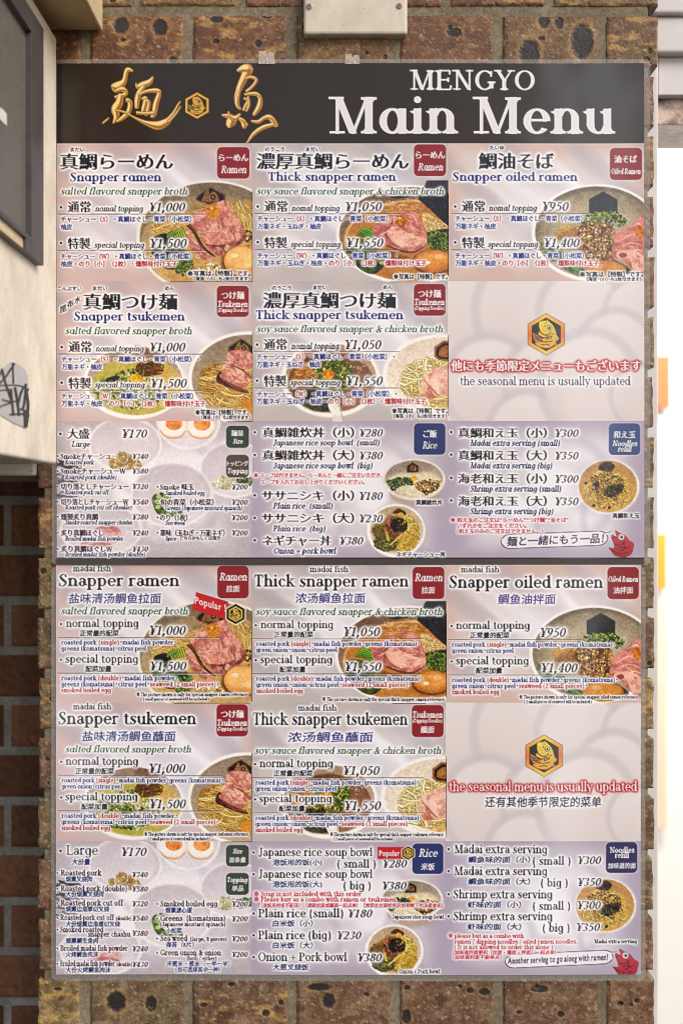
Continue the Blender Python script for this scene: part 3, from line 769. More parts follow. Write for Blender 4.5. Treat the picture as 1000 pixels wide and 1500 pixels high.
def pic_sides(dx=0, dy=0):
    s = Pic(70, 615, 3.226, 16, dx, dy)
    pale = rgb(220, 212, 218); e1 = rgb(232, 226, 230); e2 = rgb(202, 192, 200)
    def bowl(cx, cy, rx, ry):
        s.ell(cx, cy, rx, ry, rgb(238, 233, 236), .02, 10, sf=1.2); s.ell(cx, cy-4, rx-12, ry-11, e2, .03, 10, sf=1.6); s.grad_ell(cx, cy+3, rx-22, ry-18, e2, rgb(226, 218, 222), 80, .03, 10, 2)
    bowl(365, 115, 175, 130); bowl(665, 10, 150, 130); bowl(880, 235, 165, 135); bowl(250, 520, 195, 125); bowl(585, 355, 195, 155)
    for ex, ey in ((590, 28), (722, 30)):
        s.ell(ex, ey, 66, 60, rgb(238, 222, 206), .03, 6, sf=1); s.ell(ex, ey-4, 60, 50, rgb(244, 236, 228), .02, 6)
        s.ell(ex+6, ey-12, 40, 32, rgb(216, 128, 62), .2, 4, rgb(236, 170, 96)); s.line([(ex-62, ey+20),(ex-30, ey+52),(ex+30, ey+54),(ex+62, ey+22)], 5, rgb(206, 164, 126), .8, True)
    s.bits([(290,190),(350,155),(420,180),(440,215),(370,232),(300,222)], 216, 10.1, [rgb(196,164,110), rgb(176,140,90), rgb(216,190,144)], .62)
    for k in range(46):
        x = s.r.uniform(30, 110); y = s.r.uniform(165, 360); s.line([(x, y),(x+30, y+s.r.uniform(-20, 24)),(x+62, y+s.r.uniform(-10, 22))], s.r.uniform(4, 9), s.r.choice([rgb(50,48,58), rgb(76,74,84), rgb(108,104,112)]), .85, True)
    s.area([(490,375),(520,350),(550,420),(600,450),(560,460),(510,440)], rgb(66, 84, 48), .3, 4, rgb(120, 140, 84), rough=1)
    s.bits([(500,360),(560,345),(640,430),(620,470),(520,440)], 54, 11.5, [rgb(110,140,72), rgb(160,180,110), rgb(70,96,48)], .6)
    s.area([(150,590),(200,560),(280,500),(330,510),(350,560),(270,600),(190,610)], rgb(196, 130, 130), .16, 4, rgb(222, 176, 172), alpha=.85)
    for q in ([(220,520),(280,505),(330,530)], [(210,570),(270,560),(340,570)], [(180,600),(240,590),(300,590)]): s.line(q, 9, rgb(178, 104, 104), .7, True)
    s.bits([(780,300),(840,260),(890,290),(880,320),(800,320)], 126, 9.4, [rgb(220,216,180), rgb(232,228,200), rgb(200,194,150)], .75)
    s.bits([(890,285),(960,262),(960,310),(900,312)], 90, 8.6, [rgb(96,112,72), rgb(70,84,56), rgb(140,150,104)], .6)
def pic_rice(dx=0, dy=0):
    s = Pic(530, 660, 7.407, 17, dx, dy)
    s.ell(580, 500, 260, 110, rgb(176, 150, 140), .05, 8, sf=4, alpha=.8); s.ell(568, 430, 280, 165, rgb(186, 162, 148), .04, 8, sf=1)
    s.ell(563, 315, 342, 226, rgb(222, 214, 208), .02, 10, sf=.8); s.grad_ell(563, 308, 314, 200, rgb(146, 132, 120), rgb(196, 184, 168), 75, .05, 8)
    s.area([(290,300),(420,240),(560,250),(720,240),(850,310),(800,440),(600,510),(420,470),(310,400)], rgb(216, 202, 172), .08, 2, sf=2)
    s.bits([(350,380),(480,260),(640,300),(700,440),(560,500),(420,460)], 270, 7.2, [rgb(236,228,204), rgb(222,210,180)], .82)
    s.bits([(260,330),(400,290),(540,290),(560,370),(420,380),(340,440)], 342, 10.1, [rgb(66,86,60), rgb(96,116,74), rgb(52,70,52), rgb(120,136,96)], .55)
    s.bits([(560,350),(720,310),(850,330),(820,420),(700,480),(600,420)], 342, 10.1, CRMB, .5)
    seal(s, [(484,240),(484,165),(548,124),(614,165),(614,235)])
    s.ell(560, 306, 32, 26, rgb(222, 160, 50), .1, 3)
    s.ell(372, 880, 322, 296, rgb(180, 164, 166), .03, 10, sf=2.5, alpha=.8); s.ell(370, 870, 320, 292, rgb(234, 230, 230), .02, 10, sf=.8); s.grad_ell(375, 865, 288, 262, rgb(184, 160, 128), rgb(214, 200, 180), 70, .05, 8)
    s.area([(130,840),(300,720),(520,720),(600,860),(560,1020),(420,1090),(240,1060),(150,950)], rgb(140, 112, 52), .25, 3, sf=1.5)
    s.strands(470, 900, 150, 190, 221, 150, 5.4, [rgb(216,180,84), rgb(196,156,70), rgb(232,204,120)], 1.8, None, 0, .5)
    s.strands(260, 1000, 130, 90, 119, 120, 4.8, [rgb(110,108,66), rgb(86,84,56), rgb(146,140,92)], 1.6, None, 0, .5); s.strands(180, 870, 70, 80, 61, 90, 4.8, [rgb(140,120,70), rgb(108,92,56)], 1.6, None, 0, .5)
    s.area([(240,830),(300,700),(380,760),(470,860),(420,920),(330,950),(260,900)], rgb(122, 76, 56), .4, 3, rgb(176, 122, 94), rough=1); s.bits([(250,820),(310,720),(400,800),(460,870),(340,950)], 108, 13.0, [rgb(140,88,66), rgb(106,62,48), rgb(190,140,110)], .5)
    s.area([(330,680),(385,628),(440,645),(480,680),(440,720),(390,690)], rgb(92, 62, 50), .2, 3); s.area([(385,690),(430,670),(460,710),(400,720)], rgb(222, 176, 106), .15, 3)
    s.strands(400, 810, 90, 80, 91, 80, 3.4, [rgb(40,34,40), rgb(56,48,52)], 2.5, None, 0, .7)
    s.line([(270,890),(280,960),(300,980)], 14, rgb(196, 186, 70), .9, True); s.line([(300,1030),(380,960),(440,910)], 8, rgb(226, 206, 130), .9, True)
def pic_refill(dx=0, dy=0):
    s = Pic(830, 660, 8.696, 18, dx, dy)
    s.ell(528, 462, 396, 346, rgb(232, 226, 224), .02, 10, sf=1.6); s.grad_ell(520, 458, 372, 332, rgb(176, 138, 96), rgb(200, 164, 100), 80, .07, 8)
    s.grad_ell(515, 500, 300, 262, rgb(190, 152, 88), rgb(206, 170, 96), 80, .12, 4)
    s.strands(510, 510, 290, 240, 255, 170, 5.4, [rgb(216,178,98), rgb(196,156,82), rgb(230,200,130)], 1.8, None, 0, .62)
    s.bits([(300,330),(520,260),(720,360),(740,520),(600,640),(420,600),(300,480)], 360, 10.8, [rgb(140,106,72), rgb(110,80,58), rgb(90,78,58), rgb(200,164,110)], .5)
    s.area([(470,540),(520,450),(640,430),(720,420),(710,520),(600,560),(560,600)], rgb(66, 66, 54), .4, 3, rgb(110, 104, 80), alpha=.8, rough=1); s.bits([(450,520),(560,440),(720,420),(700,540),(540,590)], 126, 11.5, [rgb(56,58,48), rgb(84,84,62), rgb(40,42,40)], .6)
    s.area([(340,420),(390,390),(410,450),(360,470)], rgb(60,62,46), .3, 3); s.area([(405,220),(440,170),(540,150),(600,200),(570,260),(460,270)], rgb(72, 56, 52), .35, 3, rgb(104,82,70), rough=1)
    for x, y in ((240,415),(340,700),(540,725),(440,215)): s.ell(x, y, 20, 20, rgb(42, 38, 38), .2, 3)
    for k in range(30):
        a = s.r.uniform(0, 6.28); q = s.r.uniform(.5, 1); x = 520+270*q*math.cos(a); y = 520+230*q*math.sin(a)
        s.line([(x, y),(x+s.r.uniform(-40, 40), y+s.r.uniform(-20, 40)),(x+s.r.uniform(-60, 60), y+s.r.uniform(0, 50))], 4, rgb(96, 70, 46), .8, True)
PICS = {}

def hexagon(cx, cy, rx, ry): return [(cx, cy-ry), (cx+rx, cy-ry*.5), (cx+rx, cy+ry*.5), (cx, cy+ry), (cx-rx, cy+ry*.5), (cx-rx, cy-ry*.5)]
def vgrad(polys, c0, c1, y0, y1, cm=None):
    r = raster(polys)
    if not r: return
    t = np.clip((np.arange(r[2].shape[0])+r[1]-y0)/(y1-y0), 0, 1)[:, None, None]; o = np.ones((1, r[2].shape[1], 1))
    if cm is None: c = np.asarray(c0)*(1-t)+np.asarray(c1)*t
    else:
        u = np.abs(t*2-1); c = np.asarray(cm)*(1-u)+np.asarray(c0)*u
    blend(r[0], r[1], r[2], (c*o).astype(np.float32))
def fish_emblem(cx, cy, k, mono=None, frame=True, part=0):
    """the hexagonal shop emblem: a leaping bream, drawn on a 1000-unit square of half-size k"""
    P = lambda pts: [(cx+(x-503)*k/350, cy+(y-497)*k/350) for x, y in pts]
    blk = rgb(34, 30, 34)
    if frame:
        if mono is None:
            fill([P(hexagon(503, 497, 350, 398))], rgb(110, 70, 40), .7)
            vgrad([P(hexagon(503, 497, 335, 384))], rgb(232, 206, 84), None, cy-384*k/350, cy+384*k/350, rgb(224, 112, 40))
        else: fill([P(hexagon(503, 497, 340, 390))], mono)
        fill([P(hexagon(503, 497, 272, 316))], blk if mono is None else rgb(44, 38, 34))
    y1, y2 = (rgb(224, 200, 60), rgb(222, 160, 48)) if mono is None else (mono, mono)
    tail = [(245,462),(300,490),(350,520),(430,575),(470,570),(440,640),(370,665),(290,620),(265,560)]
    body = spline([(388,258),(372,330),(380,440),(350,490),(430,545),(470,560),(440,610),(360,650),(296,650),(330,700),(420,740),(540,752),(650,690),(690,600),(688,480),(640,350),(570,270),(520,240)], True, 4)
    fill([P([(690,500),(742,575),(700,630),(680,560)])], y2); fill([P([(640,720),(690,650),(696,680),(560,772)])], y1)
    fill([P(tail)], rgb(214, 128, 56) if mono is None else mono)
    vgrad([P(body)], y1, y2, cy-200*k/350, cy+250*k/350)
    fill([P([(390,262),(478,345),(515,225),(524,250),(490,352),(470,352)])], blk); fill([P([(395,255),(480,330),(470,345),(390,280)])], rgb(240, 224, 130) if mono is None else mono)
    fill([P([(515,212),(528,240),(500,320),(485,325)])], y1)
    L = lambda pts, w_: fill([ribbon(P(spline(pts, False, 5)), w_*k/350)], blk)
    L([(372,390),(400,460),(480,510),(560,490),(590,450)], 9); L([(600,500),(650,485)], 7); L([(360,530),(430,560),(500,550)], 8)
    L([(410,690),(460,690),(500,680),(560,700)], 8); L([(420,620),(470,640),(560,630),(620,620)], 8)
    for j in range(4): L([(520+j*28, 520),(500+j*30, 610-j*12)], 8)
    for j in range(5): L([(268+j*34, 490+j*16),(310+j*26, 600+j*12)], 7)
    fill([P(ellipse(562, 375, 50, 50))], blk); fill([P(ellipse(562, 375, 40, 40))], rgb(240, 226, 150) if mono is None else mono); fill([P(ellipse(562, 378, 24, 24))], blk)
    if part:
        r = raster([P(hexagon(503, 497, 340, 390))])
        if r:
            q = clipwin(*r)
            if q: PART[q[1]:q[3], q[0]:q[2]][r[2][q[4]] > .5] = part

# ------------------------------------------------------------------ layout of the two printed sheets
PID = {}          # part number -> (sheet, panel key, sub-part name, label)
def newpid(*a): PID[len(PID)+1] = a; return len(PID)
COLX = {'u': [83, 369, 656, 943], 'l': [82, 368, 653, 938]}
ROWY = {'u': [210, 412, 617, 820], 'l': [827, 1030, 1233, 1428]}
EDGE = rgb(206, 158, 142)
def background(x0, y0, x1, y1, kind, seed):
    yy, xx = np.mgrid[y0:y1+1, x0:x1+1].astype(np.float32); h, w_ = yy.shape
    yy0 = yy-y0; xx0 = xx-x0
    u = xx0/w_; v = yy0/h
    n = fbm(xx0/70, yy0/60, seed, 3)
    base = {'streak': rgb(212, 205, 212), 'grey': rgb(206, 198, 198), 'warm': rgb(220, 206, 200), 'dip': rgb(212, 202, 210), 'season': rgb(224, 216, 217), 'lilac': rgb(212, 204, 213), 'sides': rgb(210, 203, 209)}[kind]
    c = np.ones((h, w_, 3), dtype=np.float32)*base
    lerp = lambda c, k, m: c+(np.asarray(k)-c)*m[..., None]
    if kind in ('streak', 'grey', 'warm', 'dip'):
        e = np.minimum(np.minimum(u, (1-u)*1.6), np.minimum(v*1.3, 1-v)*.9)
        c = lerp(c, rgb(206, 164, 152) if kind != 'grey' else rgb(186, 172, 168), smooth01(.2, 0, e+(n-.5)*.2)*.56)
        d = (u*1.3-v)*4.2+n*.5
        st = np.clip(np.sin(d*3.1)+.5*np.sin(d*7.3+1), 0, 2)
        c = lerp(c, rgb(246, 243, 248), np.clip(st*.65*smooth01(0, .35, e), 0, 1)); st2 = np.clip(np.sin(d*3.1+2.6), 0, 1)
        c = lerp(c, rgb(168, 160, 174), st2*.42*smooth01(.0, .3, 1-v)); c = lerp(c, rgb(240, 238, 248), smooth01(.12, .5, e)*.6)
    if kind == 'season':
        k = 2.857
        c = lerp(c, rgb(206, 190, 190), smooth01(.35, .7, n)*.4)
        for cx, cy, rx in ((120,140,185),(330,120,195),(560,140,165),(790,130,120),(700,300,150),(170,430,170),(420,420,165),(330,640,150),(590,430,185),(800,480,110)):
            px, py, rr = cx/k, cy/k, rx*1.16/k
            q = np.hypot((xx0-px), (yy0-py)*.92)/rr
            m = smooth01(1.10, .98, q)
            c = lerp(c, rgb(188, 177, 184), m*.62); m2 = smooth01(.93, .80, q)
            sh = np.clip((yy0-py)/rr*.5+.5, 0, 1)[..., None]
            c = c+((rgb(236,226,223)*(1-sh)+rgb(214,197,193)*sh)-c)*(m2*.9)[..., None]
        c = lerp(c, rgb(236, 230, 230), np.full_like(u, .34))
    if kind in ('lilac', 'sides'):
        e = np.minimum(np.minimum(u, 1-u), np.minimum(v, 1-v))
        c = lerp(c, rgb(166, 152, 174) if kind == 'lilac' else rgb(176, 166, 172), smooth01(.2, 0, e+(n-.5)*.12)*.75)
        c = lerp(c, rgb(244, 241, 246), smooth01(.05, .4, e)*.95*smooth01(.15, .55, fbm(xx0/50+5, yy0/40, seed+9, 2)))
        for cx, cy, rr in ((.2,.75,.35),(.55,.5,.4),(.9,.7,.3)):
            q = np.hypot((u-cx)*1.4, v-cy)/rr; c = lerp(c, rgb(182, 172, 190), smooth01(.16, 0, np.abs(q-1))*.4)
    CAN[y0:y1+1, x0:x1+1] = np.clip(c, 0, 1)

def rrect(x0, y0, x1, y1, r=6):
    p = []
    for cx, cy, a in ((x1-r,y0+r,-90),(x1-r,y1-r,0),(x0+r,y1-r,90),(x0+r,y0+r,180)):
        p += [(cx+r*math.cos(math.radians(a+t)), cy+r*math.sin(math.radians(a+t))) for t in range(0, 91, 15)]
    return p
def region(polys, pid):
    r = raster(polys)
    if not r: return
    q = clipwin(*r)
    if q: PART[q[1]:q[3], q[0]:q[2]][r[2][q[4]] > .5] = pid
BADGES = []
def badge(sheet, key, x0, y0, x1, y1, col, texts, label=None):
    """rounded corner tag with white lettering"""
    pid = newpid(sheet, key, 'badge', label); p = rrect(x0, y0, x1, y1, 6.5)
    soft([rrect(x0-1, y0-1, x1+1, y1+1, 7)], rgb(232, 222, 226), 1.2, .6); fill([p], col); region([p], pid)
    for t in texts: T(*t, col=WHITE, halo=0)
def rule(x0, x1, y):
    fill([[(x0,y+.4),(x1,y+.4),(x1,y+1.7),(x0,y+1.7)]], rgb(240,236,240), .6); fill([[(x0,y-.55),(x1,y-.55),(x1,y+.5),(x0,y+.5)]], rgb(70,62,82), .85)
def bullet(x, y, r=2.0): dot(x, y, r)
MARO = rgb(142, 34, 42); NVB = rgb(42, 54, 108); DGR = rgb(52, 66, 60)

CAN[:, :] = rgb(60, 54, 50)
MAIN = {}
def panel(sheet, r, c, kind, label):
    k = (r, c); MAIN[sheet, k] = newpid(sheet, k, None, label)
    x0, x1 = COLX[sheet][c:c+2]; y0, y1 = ROWY[sheet][r:r+2]
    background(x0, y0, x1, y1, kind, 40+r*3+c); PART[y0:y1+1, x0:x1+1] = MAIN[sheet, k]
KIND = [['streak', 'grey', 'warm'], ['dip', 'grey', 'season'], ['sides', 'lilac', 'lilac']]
LBL = [['panel with a clear-soup noodle bowl and pink pork', 'panel with a brown-soup noodle bowl and black seaweed', 'panel with a soupless bowl under a black hexagon of seaweed'],
       ['panel with a green-topped soup bowl beside a noodle bowl', 'panel with a brown soup bowl and white spoon', 'pale fish-scale panel with the yellow fish emblem'],
       ['panel listing small toppings over faded bowls', 'panel listing rice bowls with two bowl pictures', 'panel listing extra noodles with one round bowl and a red fish']]
BOWLS = {(0,0): ('s', [(310,347,105,80)]), (0,1): ('s', [(600,343,105,72)]), (0,2): ('s', [(873,341,94,71)]),
         (1,0): ('s', [(196.5,559,73,54),(363.5,554,87,68)]), (1,1): ('s', [(484,555,71,55),(650,549,89,60)]), (2,1): ('s', [(606,702.5,45.5,30),(580,777.5,43,39)]), (2,2): ('s', [(890.5,713,45,40)])}
PAINT = {(0,0): pic_clear, (0,1): pic_thick, (0,2): pic_oiled, (1,0): pic_dip_clear, (1,1): pic_dip_thick, (2,0): pic_sides, (2,1): pic_rice, (2,2): pic_refill}
SHIFT = {(0,0): (0,615), (0,1): (-2,617), (0,2): (-4,618), (1,0): (-1,617), (1,1): (-3,618), (2,0): (0,616.5), (2,1): (-3,616), (2,2): (-4,614)}
for sh in 'ul':
    for r in range(3):
        for c in range(3): panel(sh, r, c, KIND[r][c], ('upper ' if sh == 'u' else 'lower ') + LBL[r][c])
for sh in 'ul':
    for k, fn in PAINT.items():
        dx, dy = (0, 0) if sh == 'u' else SHIFT[k]
        CLIP[:] = [COLX[sh][k[1]], ROWY[sh][k[0]], COLX[sh][k[1]+1]+1, ROWY[sh][k[0]+1]+1]
        fn(dx, dy)
        if k in BOWLS:
            pid = newpid(sh, k, 'food_picture', None)
            region([ellipse(cx+dx, cy+dy, rx, ry) for cx, cy, rx, ry in BOWLS[k][1]], pid)
CLIP[:] = [0, 0, CW, CH]
# the food was shot with hard contrast and printed with a visible grain
fm = np.isin(PART, [k for k, v in PID.items() if v[2] == 'food_picture']).astype(np.float32)
for sh in 'ul': fm[ROWY[sh][2]:ROWY[sh][3], COLX[sh][0]:COLX[sh][1]] = .45
fm = blur(fm, 1.0)[..., None]
yy, xx = np.mgrid[0:CH, 0:CW].astype(np.float32)
gr = (fbm(xx/2.2, yy/2.2, 5, 2)-.5)[..., None]*.16+(fbm(xx/11., yy/11., 8, 3)-.5)[..., None]*.10
CAN = CAN+fm*(((CAN-.56)*1.24+.555+gr)-CAN); CAN = np.clip(CAN, .03, .97).astype(np.float32)

# ---- header
HEAD = newpid('u', 'head', None, None); HL = newpid('u', 'head', 'lettering', 'white serif title'); HG = newpid('u', 'head', 'calligraphy', 'gold brush character left of the emblem'); HG2 = newpid('u', 'head', 'calligraphy', 'gold brush character right of the emblem'); HE = newpid('u', 'head', 'emblem', 'gold fish in a hexagon')
CAN[86:210, 83:944] = rgb(47, 38, 31); PART[91:211, 83:944] = HEAD
T('MENGYO', 600, 783, 131, 41, 'semi', WHITE, 0, mask=HL)
T('Main Menu', 481, 901, 195, 76, 'head', WHITE, 0, mask=HL)
flush()
def brush(pts, k=1):
    """one gold brush stroke: x, y, half-width in the enlarged detail; darker rim, body, bright ridge"""
    q = np.array(spline([(150+x/3.7037, 92+y/3.7037, w_/3.7037) for x, y, w_ in pts], False, 7)); xy = q[:, :2]; w_ = np.maximum(q[:, 2]*1.13, .42)
    fill([ribbon(xy, w_+.3)], rgb(128, 84, 30)); fill([ribbon(xy, w_*.86)], rgb(206, 154, 72))
    soft([ribbon(xy-np.stack([w_*.3, w_*.35], 1), w_*.4)], rgb(252, 224, 160), .6, .95); soft([ribbon(xy+np.stack([w_*.35, w_*.4], 1), w_*.3)], rgb(146, 94, 34), .5, .8)
    region([ribbon(xy, w_+.3)], HG if xy[:, 0].mean() < 288 else HG2)
for st in ([(165,42,4),(140,34,12),(128,50,11),(118,95,13),(95,120,24),(70,130,26),(48,122,3)], [(70,150,6),(110,140,14),(128,165,9),(90,180,12),(66,184,4)],
           [(100,170,14),(90,215,20),(70,250,22),(75,290,14),(58,326,3)], [(130,195,10),(150,215,12),(140,265,12),(105,300,10),(75,318,3)], [(66,255,4),(110,262,5),(150,280,7)],
           [(275,72,3),(255,102,14),(215,118,16),(190,128,9),(182,108,3)], [(225,125,10),(200,160,14),(188,200,14),(186,245,9)], [(190,172,5),(240,152,8),(290,148,12),(308,160,10),(290,220,14),(278,280,12),(262,292,3)],
           [(215,195,6),(235,190,10),(225,240,12),(215,268,6)], [(240,200,7),(252,215,9),(245,255,9),(235,285,7)], [(185,268,8),(225,272,7),(280,270,9)],
           [(150,282,3),(200,308,7),(240,325,12),(300,338,22),(345,320,18),(370,295,10)], [(350,310,8),(385,270,6),(412,222,4),(424,206,2)], [(360,318,6),(400,272,4),(425,232,2)], [(0,326,3),(20,310,4),(35,296,2)],
           [(730,42,4),(762,32,20),(790,32,26),(770,75,20),(745,130,16),(725,185,10),(722,205,4)], [(775,82,4),(810,76,8),(835,92,8),(815,125,7),(780,155,7)], [(745,140,6),(730,200,12),(735,235,9),(750,250,5)],
           [(770,170,5),(830,166,10),(855,190,10),(850,235,14),(825,275,9),(815,280,3)], [(768,190,6),(790,205,8),(775,232,7),(765,258,6)], [(790,180,5),(795,225,7),(780,262,4)],
           [(648,282,4),(690,290,16),(700,310,26),(690,335,20),(690,350,6)], [(684,262,3),(690,285,8),(720,300,14),(748,275,4)], [(745,300,8),(765,320,14),(770,345,10),(788,326,3)],
           [(808,314,5),(845,318,9),(880,296,9),(910,295,14),(940,335,12),(946,345,5)], [(930,332,9),(870,350,11),(820,385,9),(790,425,4),(780,432,2)]): brush(st)
fish_emblem(288.5, 154, 17.5, rgb(214, 164, 62), True, HE)
CAN[817:828, 82:944] = rgb(52, 46, 44)

# ---- upper sheet, first row
L0 = 'チャーシュー‹（S）›・真鯛ほぐし・青菜（小松菜）・'; L1 = 'チャーシュー‹（W）›・真鯛ほぐし・青菜（小松菜）・'
XT = '‹のり［小］（2枚）・燻製味付け玉子›'
def jp_item(x, xt, y1, y2, price1, price2, px1, px2, lx1, l1, l2, extra, ix, ix1, e1, l2x, xx, note=True):
    """the two topping choices of one dish: heading, English, price, rule and ingredients"""
    bullet(x+6.5, y1-6.3); T('通常', x+16, x+50, y1, 18, 'min', INK); T('nomal topping', xt, xt+71, y1, 12.6, 'ital', INK); T(price1, px1[0], px1[1], y1, 19, 'price', INK); rule(x+1, lx1, y1+4)
    T(l1, ix, ix1, y1+14.8, 9.4, 'body', BLUE); T(extra, ix, ix+e1, y1+26.2, 9.4, 'body', BLUE)
    bullet(x+6.5, y2-7); T('特製', x+16, x+50, y2+.5, 18, 'min', INK); T('special topping', xt-1, xt+72.5, y2, 12.6, 'ital', INK); T(price2, px2[0], px2[1], y2, 19, 'price', INK); rule(x+1, lx1-2, y2+4)
    T(l2, ix, l2x, y2+16, 9.4, 'body', BLUE); T(extra+'・'+XT, ix, xx, y2+27, 9.4, 'body', BLUE)
N1 = '※写真は【特製】です。'; N2 = '（海苔（小）も2枚付きます）'
T('まだい', 103, 124, 221, 7, 'fine', INK); T('真鯛らーめん', 87, 254, 246, 26, 'min', INK); T('Snapper ramen', 103, 236.5, 265, 18, 'semi1', BLUE); T('salted flavored snapper broth', 89, 274.6, 284.7, 14.5, 'bital', GREEN)
jp_item(83, 139, 309.5, 362.7, '¥1,000', '¥1,500', (219, 271.5), (220, 273.7), 300, L0, L1, '柚皮', 89, 292, 17, 291, 259.7)
T(N1, 274.6, 367, 403.5, 8.6, 'fine', INK); T(N2, 284, 366, 410.5, 6.5, 'fine', INK)
badge('u', (0,0), 318, 215, 365.4, 261.4, MARO, [('らーめん', 320.5, 364, 235, 12, 'min'), ('Ramen', 323.6, 361, 253, 15, 'bital')], 'red tag')
T('のうこう', 388, 416.6, 220.6, 7, 'fine', INK); T('まだい', 448, 469, 220.6, 7, 'fine', INK); T('濃厚真鯛らーめん', 375, 599, 245.4, 26, 'min', INK); T('Thick snapper ramen', 392.6, 580, 264.4, 18, 'semi1', BLUE); T('soy sauce flavored snapper & chicken broth', 376, 650, 284.5, 14.5, 'bital', GREEN)
jp_item(371, 426.5, 308.6, 361.5, '¥1,050', '¥1,550', (506, 559), (507.5, 561.5), 587, L0, L1, '万能ネギ・玉ねぎ・柚皮', 377, 579, 94, 582, 624.5)
T(N1, 576.5, 655.5, 408, 8.6, 'fine', INK)
badge('u', (0,1), 606, 211, 653, 257.6, MARO, [('らーめん', 608.5, 652, 231, 12, 'min'), ('Ramen', 612, 648.5, 249, 15, 'bital')], 'red tag')
T('たいゆ', 717, 738, 218.5, 7, 'fine', INK); T('鯛油そば', 700, 811.7, 245, 26, 'min', INK); T('Snapper oiled ramen', 663, 846, 264.5, 18, 'semi1', BLUE)
jp_item(660, 715.5, 308.3, 361.5, '¥950', '¥1,400', (794.5, 833), (797, 849), 862, L0, L1, '万能ネギ・柚皮', 666.5, 864, 60, 866, 877)
T(N1, 849, 942, 404.5, 8.6, 'fine', INK); T(N2, 859, 939, 411, 6.5, 'fine', INK)
badge('u', (0,2), 893, 216, 940, 263, MARO, [('油そば', 899, 933, 237, 12, 'min'), ('Oiled Ramen', 895, 938, 254, 11, 'bital')], 'red tag')
# ---- upper sheet, second row
T('こんぶすい', 84.5, 119.6, 425, 7, 'fine', INK); T('まだい', 136, 157, 424.5, 7, 'fine', INK); T('めん', 241.4, 255, 424.5, 7, 'fine', INK)
for ch, x, y in (('昆', 87.5, 458), ('布', 98, 450.5), ('水', 108.5, 444.5)): T(ch, x, x+10, y, 11, 'kai', INK, slope=.35)
T('真鯛つけ麺', 121, 259.7, 451.5, 26, 'min', INK); T('Snapper tsukemen', 108.7, 270.6, 469, 18, 'semi1', BLUE); T('salted flavored snapper broth', 95.7, 281, 489, 14.5, 'bital', GREEN)
jp_item(84, 139.7, 514.5, 567.5, '¥1,000', '¥1,500', (219.4, 271.5), (221, 273.7), 299, L0, L1, '万能ネギ・柚皮', 90, 291.6, 60, 294, 301)
T(N1, 286, 364.5, 607, 8.6, 'fine', INK); T(N2, 295, 366, 613.5, 6.5, 'fine', INK)
badge('u', (1,0), 317.4, 418.4, 364.5, 464, MARO, [('つけ麺', 324, 358, 437, 12.5, 'min'), ('Tsukemen', 319.5, 363, 449.5, 13, 'bital'), ('(Dipping Noodles)', 319.5, 363, 456.5, 7.5, 'bital')], 'red tag')
T('のうこう', 398, 426.5, 424, 7, 'fine', INK); T('まだい', 458.6, 479, 423.5, 7, 'fine', INK); T('めん', 561, 575, 423, 7, 'fine', INK); T('濃厚真鯛つけ麺', 384.5, 580, 449.6, 26, 'min', INK); T('Thick snapper tsukemen', 374.6, 590.6, 467, 18, 'semi1', BLUE); T('soy sauce flavored snapper & chicken broth', 376, 648.5, 486.5, 14.5, 'bital', GREEN)
jp_item(370, 426, 511, 564.3, '¥1,050', '¥1,550', (505.4, 558.5), (507.5, 560.6), 585, L0, L1, '万能ネギ・玉ねぎ・柚皮', 376, 578, 94, 581, 624)
T(N1, 574, 655.5, 605, 8.6, 'fine', INK); T(N2, 576, 654, 612, 6.5, 'fine', INK)
badge('u', (1,1), 606, 415.4, 652.5, 462, MARO, [('つけ麺', 611.5, 646, 434.5, 12.5, 'min'), ('Tsukemen', 607.5, 651, 446.5, 13, 'bital'), ('(Dipping Noodles)', 607.5, 651, 453.5, 7.5, 'bital')], 'red tag')
GLOW = rgb(190, 40, 44)
fish_emblem(799.8, 489.5, 27.5, None, True, newpid('u', (1,2), 'emblem', 'yellow fish in an orange hexagon'))
T('他にも季節限定メニューもございます', 660, 938.5, 542.5, 18, 'min', WHITE, 1.0, hcol=GLOW, hs=1.9); T('the seasonal menu is usually updated', 673.8, 923, 564, 18, 'reg', rgb(62, 44, 78))
# ---- upper sheet, third row
bullet(88.6, 635.5); T('大盛', 98, 131.4, 641.5, 16.5, 'min', PLUM); T('¥170', 179, 215.7, 641, 17.5, 'price', PLUM); T('Large', 104.7, 132, 654.4, 12, 'bital', CYAN)
for i, (a, x1, yb, b, bx, by, pr) in enumerate([('Smokeチャーシュー', 171.7, 672, 'Roasted pork', 137.6, 680, '¥340'), ('SmokeチャーシューW', 184.7, 693.7, 'Roasted pork (double)', 170.7, 702, '¥580'),
        ('切り落としチャーシュー', 188.4, 716.5, 'Roasted pork cut off', 160, 724, '¥320'), ('切り落としチャーシューW', 188.4, 739, 'Roasted pork cut off (double)', 193, 746.5, '¥540'), ('燻製炙り真鯛', 143.5, 761, 'Smoke roasted snapper chashu', 193.4, 768.3, '¥380'),
        ('炙り真鯛ほぐし', 152, 784.5, 'Broiled madai fish powder', 180.7, 792, '¥240'), ('炙り真鯛ほぐしW', 165, 808, 'Broiled madai fish powder (double)', 212.6, 815.3, '¥430')]):
    bullet(84.5, yb-4, 1.4); T(a, 88.6, x1, yb, 10.4, 'min', PLUM); T(b, 95, bx, by, 9.2, 'bital', CYAN); T(pr, 194, 217.2, yb, 10.8, 'price', PLUM)
